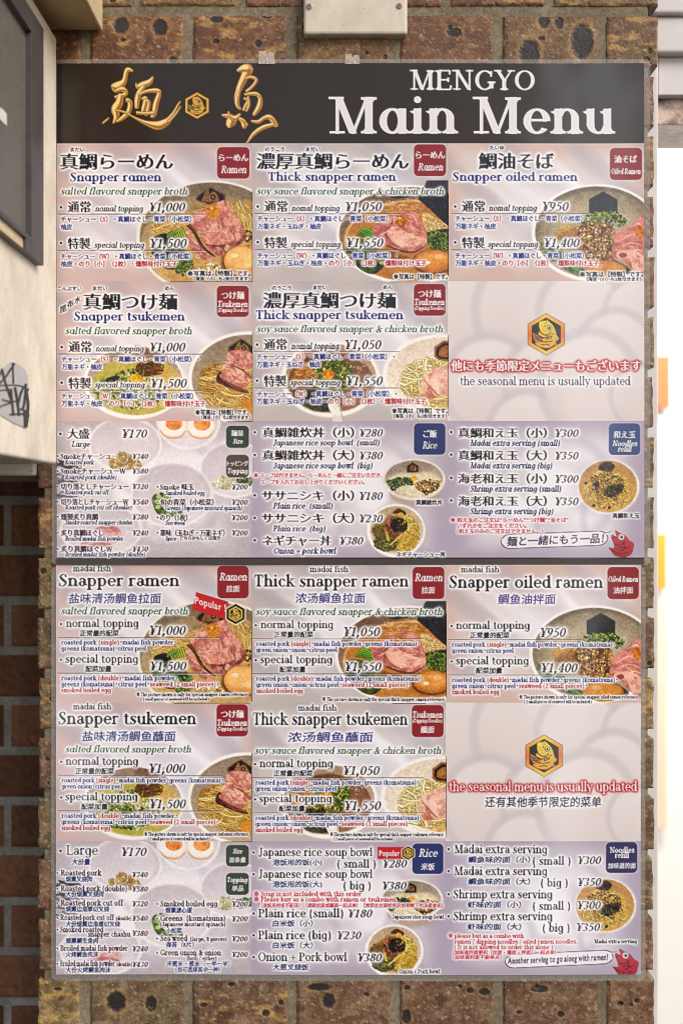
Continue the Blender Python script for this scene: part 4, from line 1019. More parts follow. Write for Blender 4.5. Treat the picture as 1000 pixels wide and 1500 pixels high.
for a, x1, yb, b, bx, by in [('Smoke 味玉', 284, 717, 'Smoked boiled egg', 300, 725), ('旬の青菜（小松菜）', 313, 739.5, 'Greens (Japanese mustard spinach)', 354.6, 747), ('のり（5枚）', 274.6, 762, 'Sea weed', 271, 769.3), ('薬味（玉ねぎ・万能ネギ）', 329, 784.5, 'Spice', 258, 792)]:
    bullet(230.5, yb-4, 1.4); T(a, 234, x1, yb, 10.4, 'min', PLUM); T(b, 242, bx, by, 9.2, 'bital', CYAN); T('¥200', 339.7, 363, yb, 10.8, 'price', PLUM)
T('どちらかもしくは両方', 263.7, 322.6, 791, 7, 'fine', INK)
badge('u', (2,0), 331, 623.4, 364.5, 656, DGR, [('麺量', 338, 356.5, 638, 9.5, 'min'), ('Size', 341, 355.5, 649.5, 10, 'bital')], 'dark green tag'); badge('u', (2,0), 331, 666, 364.5, 699.3, rgb(84, 70, 66), [('トッピング', 332, 363.5, 682, 8.5, 'min'), ('Topping', 333.5, 363, 693, 10, 'bital')], 'grey-brown tag')
for yb, sub, a, pr, bx in ((639.5, 652.5, '真鯛雑炊丼（小）', '¥280', 556), (672.7, 686, '真鯛雑炊丼（大）', '¥380', 545.6), (732, 745, 'ササニシキ（小）', '¥180', 487.4), (765, 778.5, 'ササニシキ（大）', '¥230', 476.6)):
    bullet(373, yb-6.5); T(a, 383.2, 518.6, yb, 16, 'min', INK); T(pr, 526.5, 560.6, yb, 16, 'price', INK)
    T(('Japanese rice soup bowl' if '真' in a else 'Plain rice')+('  (small)' if '小' in a else '  (big)'), 399.5, bx, sub, 12.2, 'bital', CYAN)
bullet(373, 791.5); T('ネギチャー丼', 383.6, 485, 798, 16, 'min', INK); T('¥380', 497.6, 532, 797.7, 16, 'price', INK); T('Onion + pork bowl', 401, 492.5, 811, 12.2, 'bital', CYAN)
RD2 = rgb(196, 40, 70)
T('※ スープは付きません。らーめんと一緒にご注文いただき、', 371.6, 560, 699, 7.8, 'body', RD2); T('スープを入れてお召し上がりくださいください。', 381.5, 533.6, 709, 7.8, 'body', RD2)
T('真鯛雑炊丼', 608.6, 647.6, 739, 8.2, 'body', INK); T('ネギチャーシュー丼', 580, 652, 815.3, 8.2, 'body', INK)
badge('u', (2,1), 606, 620, 652, 666, NVB, [('ご飯', 619.4, 640, 640, 12, 'min'), ('Rice', 618.5, 640, 657, 14.5, 'bital')], 'blue tag')
for yb, sub, a, pr, b, bx in ((640, 653, '真鯛和え玉（小）', '¥300', 'Madai extra serving (small)', 819.8), (673, 686, '真鯛和え玉（大）', '¥350', 'Madai extra serving (big)', 808.6), (707, 720, '海老和え玉（小）', '¥300', 'Shrimp extra serving (small)', 821.5), (740, 753, '海老和え玉（大）', '¥350', 'Shrimp extra serving (big)', 810)):
    bullet(660.5, yb-7); T(a, 670, 800.5, yb, 16, 'min', INK); T(pr, 812.8, 847, yb, 16, 'price', INK); T(b, 688, bx, sub, 12.2, 'bital', CYAN)
for a, x0, x1, yb in (('※ 和え玉のご注文は“らーめん”“つけ麺”“油そば”', 659.5, 832, 764.5), ('いずれかをご注文をください。', 669, 770.8, 773), ('（和え玉のみのご注文はできません。）', 669, 795, 781)): T(a, x0, x1, yb, 7.8, 'body', RD2)
T('真鯛和え玉', 896, 936, 758.5, 8.2, 'body', INK)
badge('u', (2,2), 891, 620, 937, 666.5, rgb(66, 86, 134), [('和え玉', 897.5, 930, 641, 11.5, 'kai'), ('Noodles', 896, 933, 653.5, 11.5, 'bital'), ('refill', 903.8, 924.8, 661.5, 11.5, 'bital')], 'blue tag')
def bubble(x0, x1, yl, yr, h, tx, ty):
    """speech balloon sloping up to the right, its tail at the fish's mouth"""
    n = 10; p = []; s = (yr-yl)/(x1-x0)
    for a, cx in ((-90, x1-h*.6), (90, x0+h*.6)):
        for t in range(0, 181, 15):
            b = math.radians(a+t); X = cx+h*.6*math.cos(b); Y = yl+(X-x0)*s+h*.5*math.sin(b); p.append((X, Y))
            if a == -90 and t == 45: p.append((tx, ty))
    cx = sum(q[0] for q in p)/len(p); cy = sum(q[1] for q in p)/len(p)
    fill([p], rgb(66, 48, 92)); 
    r = raster([p])
    q = [(x+(1.1 if x < cx else -1.1), y+(1.1 if y < cy else -1.1)) for x, y in p]; fill([q], rgb(238, 232, 240))
def red_fish(cx, cy, k):
    """small red bream cartoon with an open mouth"""
    P = lambda pts: [(cx+(x-680)*k, cy+(y-1190)*k) for x, y in pts]
    R1, R2 = rgb(196, 76, 86), rgb(160, 40, 52)
    body = spline([(602,1015),(660,1045),(740,1090),(780,1140),(836,1180),(832,1240),(810,1310),(740,1352),(650,1350),(590,1330),(545,1270),(518,1235),(570,1240),(590,1235),(580,1180),(556,1120),(556,1070),(590,1080),(622,1100),(610,1060)], True, 4)
    fill([P([(x, y+4) for x, y in body])], rgb(110, 34, 44)); vgrad([P(body)], R1, R2, cy-150*k, cy+190*k)
    L = lambda pts, w_, c=rgb(96, 36, 50): fill([ribbon(P(spline(pts, False, 4)), w_*k)], c)
    L([(590,1190),(640,1206),(700,1190),(730,1150)], 6); L([(640,1240),(700,1230),(760,1240)], 6); L([(650,1280),(720,1250),(780,1220)], 5); L([(690,1160),(720,1220),(690,1280)], 5); L([(700,1310),(760,1295)], 5); L([(556,1120),(600,1105),(622,1100)], 5)
    for j in range(5): L([(540+j*22, 1256+j*12),(580+j*24, 1290+j*8)], 5)
    fill([P(ellipse(678, 1100, 36, 36))], rgb(240,236,240)); fill([P(ellipse(678, 1100, 28, 28))], rgb(150,190,196)); fill([P(ellipse(684, 1102, 14, 14))], rgb(30,30,40))
for sh, dy, dx in (('u', 0, 0), ('l', 614.5, -4)):
    bubble(733+dx if sh == 'u' else 739, 890 if sh == 'u' else 898, 793.5+dy if sh == 'u' else 1408.5, 788+dy if sh == 'u' else 1402, 22 if sh == 'u' else 21, 897 if sh == 'u' else 904, 778+dy if sh == 'u' else 1395)
    pid = newpid(sh, (2,2), 'fish_drawing', 'red cartoon fish')
    red_fish(909.5 if sh == 'u' else 916, 797 if sh == 'u' else 1411, 1/8.696 if sh == 'u' else 1/8.4); region([ellipse(909.5 if sh == 'u' else 916, 797 if sh == 'u' else 1411, 16, 19)], pid)
T('麺と一緒にもう一品！', 741.7, 884, 799, 15, 'hand', rgb(62, 46, 88), 0, slope=.036); T('Another serving to go along with ramen!', 743, 890, 1412, 13, 'hand', rgb(62, 46, 88), 0, slope=.036)

# ---- lower sheet, first two rows
def en_item(x, bx, y, w1, zx, zw, price, px, lx, l1, l1x, l2=None, l2x=0, l3=None, l3x=0, word='normal', zh='正常量的配菜'):
    bullet(x+6, y-4.3, 1.8); T(word+' topping', bx, bx+w1, y, 16.5, 'semi', INK); T(zh, zx, zx+zw, y+12.7, 9.6, 'kai', INK); T(price, px, px+53 if len(price) > 4 else px+37.5, y+11.5, 19, 'price', INK); rule(x+1, lx, y+15.6)
    ix = x+6.5; T(l1, ix, l1x, y+25.8, 10, 'semi', BLUE)
    if l2: T(l2, ix, l2x, y+34.8, 10, 'semi', BLUE)
    if l3: T(l3, ix, l3x, y+43.6, 10, 'semi', BLUE)
RS = 'roasted pork ‹(single)›・madai fish powder・'; RDB = 'roasted pork ‹(double)›・madai fish powder・'; GK = 'greens (komatsuna)'; SW = '‹seaweed (2 small pieces)›・'; SB = '‹smoked boiled egg›'
NT = '( 2 small pieces of seaweed will be included )'
def note(x0, x1, y, kind, a=None, b=None):
    T('※ The picture shown is only for special '+kind+' reference.', x0, x1, y, 7.4, 'bold', INK)
    if a: T(NT, a, b, y+6.5, 6.4, 'bold', INK)
T('madai fish', 106.6, 162.4, 837, 13, 'reg', INK); T('Snapper ramen', 86, 262.8, 858.7, 25, 'semi', INK); T('盐味清汤鲷鱼拉面', 100, 236, 882.8, 16, 'kai', rgb(48, 50, 132)); T('salted flavored snapper broth', 89, 275, 900, 14.5, 'bital', GREEN)
en_item(83, 96.3, 918.7, 106, 116.5, 57.5, '¥1,000', 219, 322, RS, 257.5, GK+'・citrus peel', 214)
en_item(83, 95.7, 971, 106, 125, 38, '¥1,500', 220, 325, RDB, 260, GK+'・citrus peel・'+SW, 320, SB, 162, 'special', '配菜加量'); note(200, 363.5, 1020, 'snapper ramen', 206, 306)
badge('l', (0,0), 318, 829, 364, 876.7, MARO, [('Ramen', 321, 361.5, 850.5, 16, 'bital'), ('拉面', 331, 351, 866.5, 10.5, 'kai')], 'red tag')
T('madai fish', 453.5, 510, 838, 13, 'reg', INK); T('Thick snapper ramen', 372, 598.5, 859.6, 25, 'semi', INK); T('浓汤鲷鱼拉面', 432.5, 535, 882.3, 16, 'kai', rgb(48, 50, 132)); T('soy sauce flavored snapper & chicken broth', 374.6, 647.6, 901, 14.5, 'bital', GREEN)
en_item(368.5, 381.5, 920.5, 106, 401, 57.6, '¥1,050', 503.6, 620, RS+GK+'・', 614, 'green onion・onion・citrus peel', 494)
en_item(368.5, 381, 971.7, 105, 409.4, 38, '¥1,550', 505.4, 620, RDB+GK+'・', 618, 'green onion・onion・ictrus peel・'+SW, 601, SB, 443.6, 'special', '配菜加量'); note(472, 651.5, 1027, 'thick snapper ramen')
badge('l', (0,1), 604, 830.5, 650.6, 877.6, MARO, [('Ramen', 607, 648, 851.5, 16, 'bital'), ('拉面', 617, 637, 868.5, 10.5, 'kai')], 'red tag')
T('madai fish', 674.5, 731, 838.5, 13, 'reg', INK); T('Snapper oiled ramen', 658, 882.8, 861, 25, 'semi', INK); T('鲷鱼油拌面', 728.8, 813.5, 883.7, 16, 'kai', rgb(76, 60, 140))
en_item(655, 667.5, 921.5, 107.5, 687.8, 58, '¥950', 791, 850, RS+GK+'・', 900, 'green onion・citrus peel', 752)
en_item(655, 667.5, 973.3, 106, 696.6, 38.5, '¥1,400', 792.5, 858, RDB+GK+'・', 903.8, 'green onion・citrus peel・'+SW, 859, SB, 730.5, 'special', '配菜加量'); note(760, 935, 1023.5, 'snapper oiled ramen', 767, 866)
badge('l', (0,2), 889, 830.5, 935, 877.7, MARO, [('Oiled Ramen', 890.5, 934, 852, 11, 'bital'), ('油拌面', 897.5, 927, 868.5, 10.5, 'kai')], 'red tag')
T('madai fish', 106.6, 163, 1039.6, 13, 'reg', INK); T('Snapper tsukemen', 85.5, 287.6, 1061, 25, 'semi', INK); T('盐味清汤鲷鱼蘸面', 120, 257.5, 1084.8, 16, 'kai', rgb(48, 50, 132)); T('salted flavored snapper broth', 95.7, 280, 1102.5, 14.5, 'bital', GREEN)
en_item(83.5, 96, 1120.7, 106, 110, 57.6, '¥1,000', 218.8, 325, RS+GK+'・', 327, 'green onion・citrus peel', 179.4)
en_item(83.5, 95.7, 1172.7, 105.5, 119, 39, '¥1,500', 219.7, 325, RDB, 259.7, GK+'・citrus peel・'+SW, 319.5, SB, 161, 'special', '配菜加量'); note(211.7, 364.5, 1224.5, 'snapper tsukemen', 217, 307)
badge('l', (1,0), 317, 1032, 363, 1079, MARO, [('つけ麺', 323, 357, 1051, 12.5, 'min'), ('Tsukemen', 318.5, 361.5, 1063.5, 13, 'bital'), ('(Dipping Noodles)', 318.5, 361.5, 1070.5, 7.5, 'bital')], 'red tag')
T('madai fish', 436.4, 493, 1041.5, 13, 'reg', INK); T('Thick snapper tsukemen', 370, 597, 1062, 25, 'semi', INK); T('浓汤鲷鱼蘸面', 421.4, 546.5, 1086, 16, 'kai', rgb(48, 50, 132)); T('soy sauce flavored snapper & chicken broth', 373, 646, 1104.5, 14.5, 'bital', GREEN)
en_item(367.5, 380, 1124, 107, 400, 58, '¥1,050', 503, 620, RS+GK+'・', 613, 'green onion・onion・citrus peel', 493)
en_item(367.5, 379.4, 1175.5, 106, 408.5, 38, '¥1,550', 505, 620, RDB+GK+'・', 617, 'green onion・onion・ictrus peel・'+SW, 600.5, SB, 443, 'special', '配菜加量'); note(483.5, 650, 1225, 'thick snapper tsukemen', 488.6, 577.4)
badge('l', (1,1), 603, 1033, 649.5, 1080, MARO, [('Tsukemen', 604.5, 648, 1051.5, 13, 'bital'), ('(Dipping Noodles)', 604.5, 648, 1058.5, 7.5, 'bital'), ('蘸面', 616, 636, 1073, 10.5, 'kai')], 'red tag')
fish_emblem(796.3, 1107, 27.5, None, True, newpid('l', (1,2), 'emblem', 'yellow fish in an orange hexagon'))
T('the seasonal menu is usually updated', 657.5, 933, 1159, 20, 'reg', WHITE, 1.0, hcol=GLOW, hs=1.9); T('还有其他季节限定的菜单', 709.5, 880, 1181, 16.5, 'kai', rgb(58, 42, 66))
# ---- lower sheet, third row
bullet(88.6, 1247); T('Large', 97.3, 143.5, 1252.6, 20, 'reg', INK); T('¥170', 178.5, 215, 1254, 17.5, 'price', PLUM); T('大份量', 104.7, 132, 1266.5, 9.6, 'kai', CYAN)
for a, x0, x1, yb, z, zx, zy, pr, py in [('Roasted pork', 89, 149, 1283, '烟熏叉烧肉', 135, 1291.5, '¥340', 1285), ('Roasted pork (double)', 89, 186, 1306, '大份烟熏叉烧肉', 152, 1313.5, '¥580', 1306.5), ('Roasted pork cut off', 89, 181, 1327, '烟熏边角厚切叉烧', 160, 1335.3, '¥320', 1328),
        ('Roasted pork cut off', 88.6, 167.6, 1348.5, '大份烟熏边角厚切叉烧', 176, 1357.3, '¥540', 1349), ('Smoked roasted', 88, 151.5, 1366, '烟熏鲷生鱼肉', 144, 1381.7, '¥380', 1371.5), ('Broiled madai fish powder', 88.6, 187, 1393.5, '火烤鲷鱼肉沫', 144, 1402, '¥240', 1394), ('Broiled madai fish powder', 88, 168, 1416, '大份火烤鲷鱼肉沫', 162, 1424.7, '¥430', 1417)]:
    bullet(84.2, yb-3.5, 1.4); T(a, x0, x1, yb, 12, 'semi', PLUM); T(z, 96, zx, zy, 8.8, 'kai', CYAN); T(pr, 194, 217, py, 10.8, 'price', PLUM)
T('(double)', 170, 192.5, 1348.5, 8.5, 'semi', PLUM); T('snapper chashu', 129, 191, 1372.7, 11.5, 'semi', PLUM); T('(double)', 171, 193.5, 1416, 8.5, 'semi', PLUM)
for a, x1, yb, py in [('Smoked boiled egg', 318, 1328, 1328.5), ('Greens  (komatsuna)', 330, 1349.5, 1350), ('Sea weed', 274.6, 1379, 1379.5), ('Green onion & onion', 324, 1400, 1402.5)]:
    bullet(230, yb-3.5, 1.4); T(a, 235, x1, yb, 12, 'semi', PLUM); T('¥200', 340, 363, py, 10.8, 'price', PLUM)
T('(Japanese mustard spinach)', 235, 330, 1357.3, 9, 'semi', PLUM); T('(large, 8 pieces)', 278.6, 332, 1379, 9, 'semi', PLUM); T('(both / either)', 273.7, 317, 1407.3, 8.5, 'semi', PLUM)
for z, x0, x1, yb in (('烟熏溏心蛋', 242, 281.7, 1337), ('小松菜', 242.7, 266, 1367), ('海苔（8片）', 242.7, 284, 1387.7), ('洋葱末・葱末（一半一半）', 243.6, 336.6, 1415.7), ('（也可选择其中一种）', 257, 322, 1424.3)): T(z, x0, x1, yb, 8.8, 'kai', CYAN)
badge('l', (2,0), 331, 1238, 364.5, 1269.7, rgb(58, 74, 62), [('Size', 341, 355, 1250.5, 10, 'bital'), ('面条量', 336, 360, 1263, 8.5, 'kai')], 'green tag'); badge('l', (2,0), 331, 1279, 364.5, 1311.2, rgb(62, 74, 64), [('Topping', 333, 362.5, 1292.5, 10, 'bital'), ('单品', 339.5, 356.5, 1305, 9, 'kai')], 'green tag')
for a, x1, yb, z, zx1, sz, sx, pr, px, py in [('Japanese rice soup bowl', 545.6, 1254.5, '泡饭用的饭(小)', 471.5, '( small )', (494, 550), '¥280', 560.8, 1271), ('Japanese rice soup bowl', 545.6, 1286.5, '泡饭用的饭(大)', 471.5, '( big )', (503, 542.6), '¥380', 560, 1303.5),
        ('Plain rice (small)', 502.4, 1344, '白米饭（小）', 458, None, None, '¥180', 510, 1344), ('Plain rice (big)', 484.4, 1376, '白米饭（大）', 458, None, None, '¥230', 494, 1376), ('Onion + Pork bowl', 508, 1408, '大葱叉烧饭', 452, None, None, '¥380', 524, 1408.5)]:
    bullet(371.3, yb-5.5, 1.9); T(a, 378.3, x1, yb, 17.5, 'semi', INK); T(z, 399, zx1, yb+12.8, 10, 'kai', CYAN)
    if sz: T(sz, sx[0], sx[1], yb+16.7, 17, 'semi', INK)
    T(pr, px, px+35.2, py, 16.5, 'price', INK)
for a, x0, x1, yb, sz, st in (('※ Soup is not included with this order', 371.6, 529, 1313, 10, 'semi'), ('※ Please buy as a combo with ramen or tsukemen', 371.6, 580, 1321, 10, 'semi'), ('（泡饭用的饭不配汤）（请跟拉面或蘸面一起点单）【推荐在拉面吃完后加到剩下的汤里食用】', 382.4, 648.5, 1329.3, 7, 'kai')): T(a, x0, x1, yb, sz, st, RD2)
T('Japanese rice soup bowl', 574, 650, 1346, 8.6, 'semi', INK); T('Onion + Pork bowl', 584.6, 644, 1426, 8.6, 'semi', INK)
badge('l', (2,1), 603.5, 1236, 649, 1280.4, NVB, [('Rice', 613, 641, 1255.5, 16.5, 'bital'), ('米饭', 616, 636.5, 1274, 11, 'kai')], 'blue tag')
for a, x0, x1, yb, z, zx, sz, sx, pr, px in [('Madai extra serving', 664.7, 800.5, 1250, '鲷鱼味的面（小）', (685, 776), '( small )', (780, 835), '¥300', 846), ('Madai extra serving', 664.5, 800.5, 1282, '鲷鱼味的面（大）', (685, 776), '( big )', (791.8, 831), '¥350', 846), ('Shrimp extra serving', 664, 808, 1316, '虾味的面（小）', (684, 763), '( small )', (780, 834.5), '¥300', 845.5), ('Shrimp extra serving', 664, 808, 1348.3, '虾味的面（大）', (684, 763), '( big )', (794.6, 833.8), '¥350', 844.3)]:
    bullet(656.8, yb-5.8, 1.9); T(a, x0, x1, yb, 17.5, 'semi', INK); T(z, zx[0], zx[1], yb+13.2, 10, 'kai', CYAN); T(sz, sx[0], sx[1], yb+16.8, 17, 'semi', INK); T(pr, px, px+34.2, yb+16, 16.5, 'price', INK)
for a, x0, x1, yb, sz, st in (('※ please but as a combo with', 656, 767, 1374.3, 9.5, 'semi'), ('ramen / dipping noodles / oiled ramen noodles.', 665, 845, 1382.7, 9.5, 'semi'), ('( It is not allowed to order this alone )', 665, 809, 1390.7, 9.5, 'semi'), ('（加味道的面要和［拉面・蘸面・拌面］一起点单）', 663, 814, 1398, 7, 'kai'), ('（加味道的面不能单点）', 663, 734, 1405, 7, 'kai')): T(a, x0, x1, yb, sz, st, RD2)
T('Madai extra serving', 870, 932, 1382.5, 8.6, 'semi', INK)
badge('l', (2,2), 887, 1234, 933, 1279.2, rgb(56, 54, 98), [('Noodles', 892.5, 929, 1249.5, 11.5, 'semi1'), ('refill', 900, 921, 1257, 11.5, 'semi1'), ('加味道的面', 889.5, 931, 1272, 9, 'kai')], 'dark blue tag')
flush()
# popular ribbons
def popular(key, quad, tx, ex, ey, ek, slope):
    pid = newpid('l', key, 'popular_ribbon', 'red Popular ribbon'); fill([[(x+1, y+1.2) for x, y in quad]], rgb(110, 60, 60), .5); fill([quad], rgb(196, 34, 40)); region([quad], pid)
    T('Popular !', tx[0], tx[1], tx[2], tx[3], 'sans', WHITE, 0, slope=slope)
    flush(); soft([hexagon(ex, ey, ek*1.25, ek*1.4)], rgb(236, 220, 196), .5); fill([hexagon(ex, ey, ek*1.1, ek*1.25)], rgb(40, 34, 32)); fish_emblem(ex, ey, ek*.85, rgb(216, 182, 70), True)
popular((0,0), [(287,867.4),(334,881.5),(329,907),(281,893)], (285, 330.5, 884, 15), 345, 899.7, 12, -.27)
popular((2,1), [(552.5,1241),(596,1241),(596,1258),(552.5,1258)], (555, 590, 1254, 11.5), 597.5, 1249.8, 8, 0)
bpy.data.objects.remove(_fo); bpy.data.curves.remove(_fc)

# ------------------------------------------------------------------ the two laminated menu sheets
ALB = 0.86                                      # paper white
CAN += 0.55*(CAN-np.stack([blur(CAN[..., k], 1.1) for k in range(3)], -1)); CAN = np.clip(CAN, 0.02, 0.985)      # the printer's own sharpening
LINC = np.clip(lin(CAN)*ALB, 0.004, 1)
YP = -0.0045                                    # depth of the print
def wave(u, v):
    """laminated sheets never lie quite flat"""
    return (fbm(u/260., v/300., 91, 2)-.5)*0.0034 + (fbm(u/70., v/90., 17, 2)-.5)*0.0005
M_print = attr_mat('laminated_print', 0.5, 0.12, 0.45, 0.13, 9, 0.14, 0.004)
M_film = bpy.data.materials.new('clear_film'); M_film.use_nodes = True
t = M_film.node_tree; t.nodes.clear()
o_ = t.nodes.new('ShaderNodeOutputMaterial'); tr = t.nodes.new('ShaderNodeBsdfTransparent'); gl = t.nodes.new('ShaderNodeBsdfPrincipled')
gl.inputs['Base Color'].default_value = (0.62, 0.6, 0.58, 1); gl.inputs['Roughness'].default_value = 0.2
mx = t.nodes.new('ShaderNodeMixShader'); mx.inputs[0].default_value = 0.12
t.links.new(tr.outputs[0], mx.inputs[1]); t.links.new(gl.outputs[0], mx.inputs[2]); t.links.new(mx.outputs[0], o_.inputs[0])
nn = noise_node(t, 25, 2, 0.5, objco(t)); bb = t.nodes.new('ShaderNodeBump'); bb.inputs['Strength'].default_value = .12; bb.inputs['Distance'].default_value = .002
t.links.new(nn.outputs[0], bb.inputs['Height']); t.links.new(bb.outputs[0], gl.inputs['Normal'])

def sheet_piece(name, x0, y0, x1, y1, pids, parent, first=None):
    """every print pixel between the corners whose part number is in pids becomes one small face"""
    sub = PART[y0:y1, x0:x1]; m = np.isin(sub, pids)
    if not m.any(): return None
    ys, xs = np.nonzero(m); W1 = x1-x0+1
    vid = np.full(((y1-y0+1), W1), -1, dtype=np.int64)
    for dy in (0, 1):
        for dx in (0, 1): vid[ys+dy, xs+dx] = 1
    py, px = np.nonzero(vid >= 0); vid[py, px] = np.arange(len(py))
    u = (px+x0).astype(np.float32); v = (py+y0).astype(np.float32)
    col = LINC[py+y0, px+x0]
    verts = np.stack([wx(u, YP), YP+wave(u, v), wz(v, YP)], 1)
    quads = np.stack([vid[ys, xs], vid[ys+1, xs], vid[ys+1, xs+1], vid[ys, xs+1]], 1)
    return mesh_np(name, verts, quads, M_print, parent, col, smooth=True)

def film(parent, x0, y0, x1, y1, ix0, iy0, ix1, iy1, r):
    """clear laminate margin: a thin frame round the print, rounded at the corners"""
    out = rrect(x0, y0, x1, y1, r); n = len(out); inn = []
    for (x, y) in out: inn.append((min(max(x, ix0), ix1), min(max(y, iy0), iy1)))
    # densify so that the margin follows the sheet's waviness
    O = []; I = []
    for i in range(n):
        (ax, ay), (bx, by) = out[i], out[(i+1) % n]; (cx, cy), (dx, dy) = inn[i], inn[(i+1) % n]
        k = max(1, int(math.hypot(bx-ax, by-ay)/20))
        for j in range(k):
            s = j/k; O.append((ax+(bx-ax)*s, ay+(by-ay)*s)); I.append((cx+(dx-cx)*s, cy+(dy-cy)*s))
    N = len(O); V = []
    for L in (O, I):
        for off in (-0.0002, 0.0006):
            for x, y in L: V.append((wx(x, YP), YP+float(wave(np.array([x]), np.array([y]))[0])+off, wz(y, YP)))
    F = []
    for i in range(N):
        j = (i+1) % N
        if abs(O[i][0]-O[j][0])+abs(O[i][1]-O[j][1]) < 1e-6: continue
        F += [(i, 2*N+i, 2*N+j, j), (N+i, N+j, 3*N+j, 3*N+i), (i, j, N+j, N+i)]
    return mesh_py('laminate_margin', V, F, M_film, parent)

posters = {}
for shk, lab, zc in (('u', 'upper laminated menu sheet with dark title banner and gold brush characters', 455), ('l', 'lower laminated menu sheet in English and Chinese, below the titled sheet', 1130)):
    p = empty('menu_poster', (0, YP, wz(zc, YP))); posters[shk] = p
    tag(p, lab, 'menu poster', 'laminated menu sheets on the brick pillar')
    rows = ROWY[shk]
    if shk == 'u':
        hb = sheet_piece('title_banner', 83, 92, 943, 210, [HEAD], p); hb['label'] = 'dark brown title banner'
        for nm, pid in (('lettering', HL), ('calligraphy', HG), ('calligraphy', HG2), ('emblem', HE)):
            o = sheet_piece(nm, 83, 92, 943, 210, [pid], hb); o['label'] = PID[pid][3]
    for r in range(3):
        for c in range(3):
            x0, x1 = COLX[shk][c:c+2]; y0, y1 = rows[r:r+2]
            if shk == 'u' and r == 2: y1 = 819
            if r == 0 and c < 0: pass
            o = sheet_piece('menu_panel', x0, y0, x1, y1, [MAIN[shk, (r, c)]] + ([HEAD] if r == 0 else []), p)
            o['label'] = PID[MAIN[shk, (r, c)]][3]
            for pid, (s_, k, nm, lb) in PID.items():
                if s_ == shk and k == (r, c) and nm:
                    q = sheet_piece(nm, x0, y0, x1, y1, [pid], o)
                    if q and lb: q['label'] = lb
    if shk == 'u':
        mb = MB(); mb.box(wx(83, YP), wx(943, YP), YP-0.0009, YP+0.002, wz(827, YP), wz(819, YP)+0.0001); mb.build('bottom_border', plain('dark_border', lrgb(58, 50, 46), .35), p)
        film(p, 76, 86, 952, 828, 83, 92, 943, 827, 8)
    else: film(p, 75, 829, 945, 1437, 82, 827.5, 938, 1428, 9)

M_tape = bpy.data.materials.new('cloudy_tape'); M_tape.use_nodes = True
t = M_tape.node_tree; b = t.nodes['Principled BSDF']; b.inputs['Base Color'].default_value = lrgb(206, 194, 180); b.inputs['Roughness'].default_value = .5
n = noise_node(t, 380, 3, .7, objco(t)); r = ramp(t, n.outputs[0], [(.35, (.15, .15, .15, 1)), (.65, (.75, .75, .75, 1))]); t.links.new(r.outputs[0], b.inputs['Alpha'])
for x0, x1, y0, y1, lab in ((378, 403, 73, 93, 'torn strip of whitish tape on the top edge, left of the grey box'), (505, 527, 77, 93, 'torn strip of whitish tape below the grey box')):
    rr = random.Random(x0); pts = [(x0, y1), (x1, y1), (x1+rr.uniform(-2, 2), y0+3), (x0+(x1-x0)*.62, y0+rr.uniform(0, 3)), (x0+(x1-x0)*.55, y0+8), (x0+(x1-x0)*.45, y0+1), (x0+1, y0+1)]
    yt = YP-0.0012
    mb = MB(); mb.prism([(wx(a, yt), yt, wz(b, yt)) for a, b in pts], (0, 0.0004, 0)); o = mb.build('tape_strip', M_tape)
    tag(o, lab, 'tape')

# ------------------------------------------------------------------ the tiled pillar
M_brick = attr_mat('glazed_brick', 0.5, 0.4)
t = M_brick.node_tree; bump(t, t.nodes['Principled BSDF'], noise_node(t, 900, 4, 0.7, objco(t)).outputs[0], .35, .0006)
def mortar_mat(name, c1, c2):
    m, t, b = mat_base(name, .9, .2); co = objco(t)
    n = noise_node(t, 260, 5, .75, co); r = ramp(t, n.outputs[0], [(.3, c1), (.7, c2)])
    n2 = noise_node(t, 16, 3, .6, co); r2 = ramp(t, n2.outputs[0], [(.35, (.72, .68, .62, 1)), (.65, (1.05, 1.03, 1, 1))])
    t.links.new(mix(t, 1, r.outputs[0], r2.outputs[0], 'MULTIPLY'), b.inputs['Base Color'])
    n3 = noise_node(t, 520, 4, .8, co); bump(t, b, n3.outputs[0], .9, .0016); return m
M_mortar = mortar_mat('grey_mortar', lrgb(102, 92, 76), lrgb(158, 147, 126))
PX0, PX1 = 57.0, 957.0
pillar = empty('brick_pillar', (wx(507), 0.11, wz(1640)))
tag(pillar, 'mottled brown brick tile pillar carrying the menu sheets', 'pillar')
PITCH = 88.35
rows = [(15.0+PITCH*k) for k in range(-2, 20)]            # centre lines of the bed joints
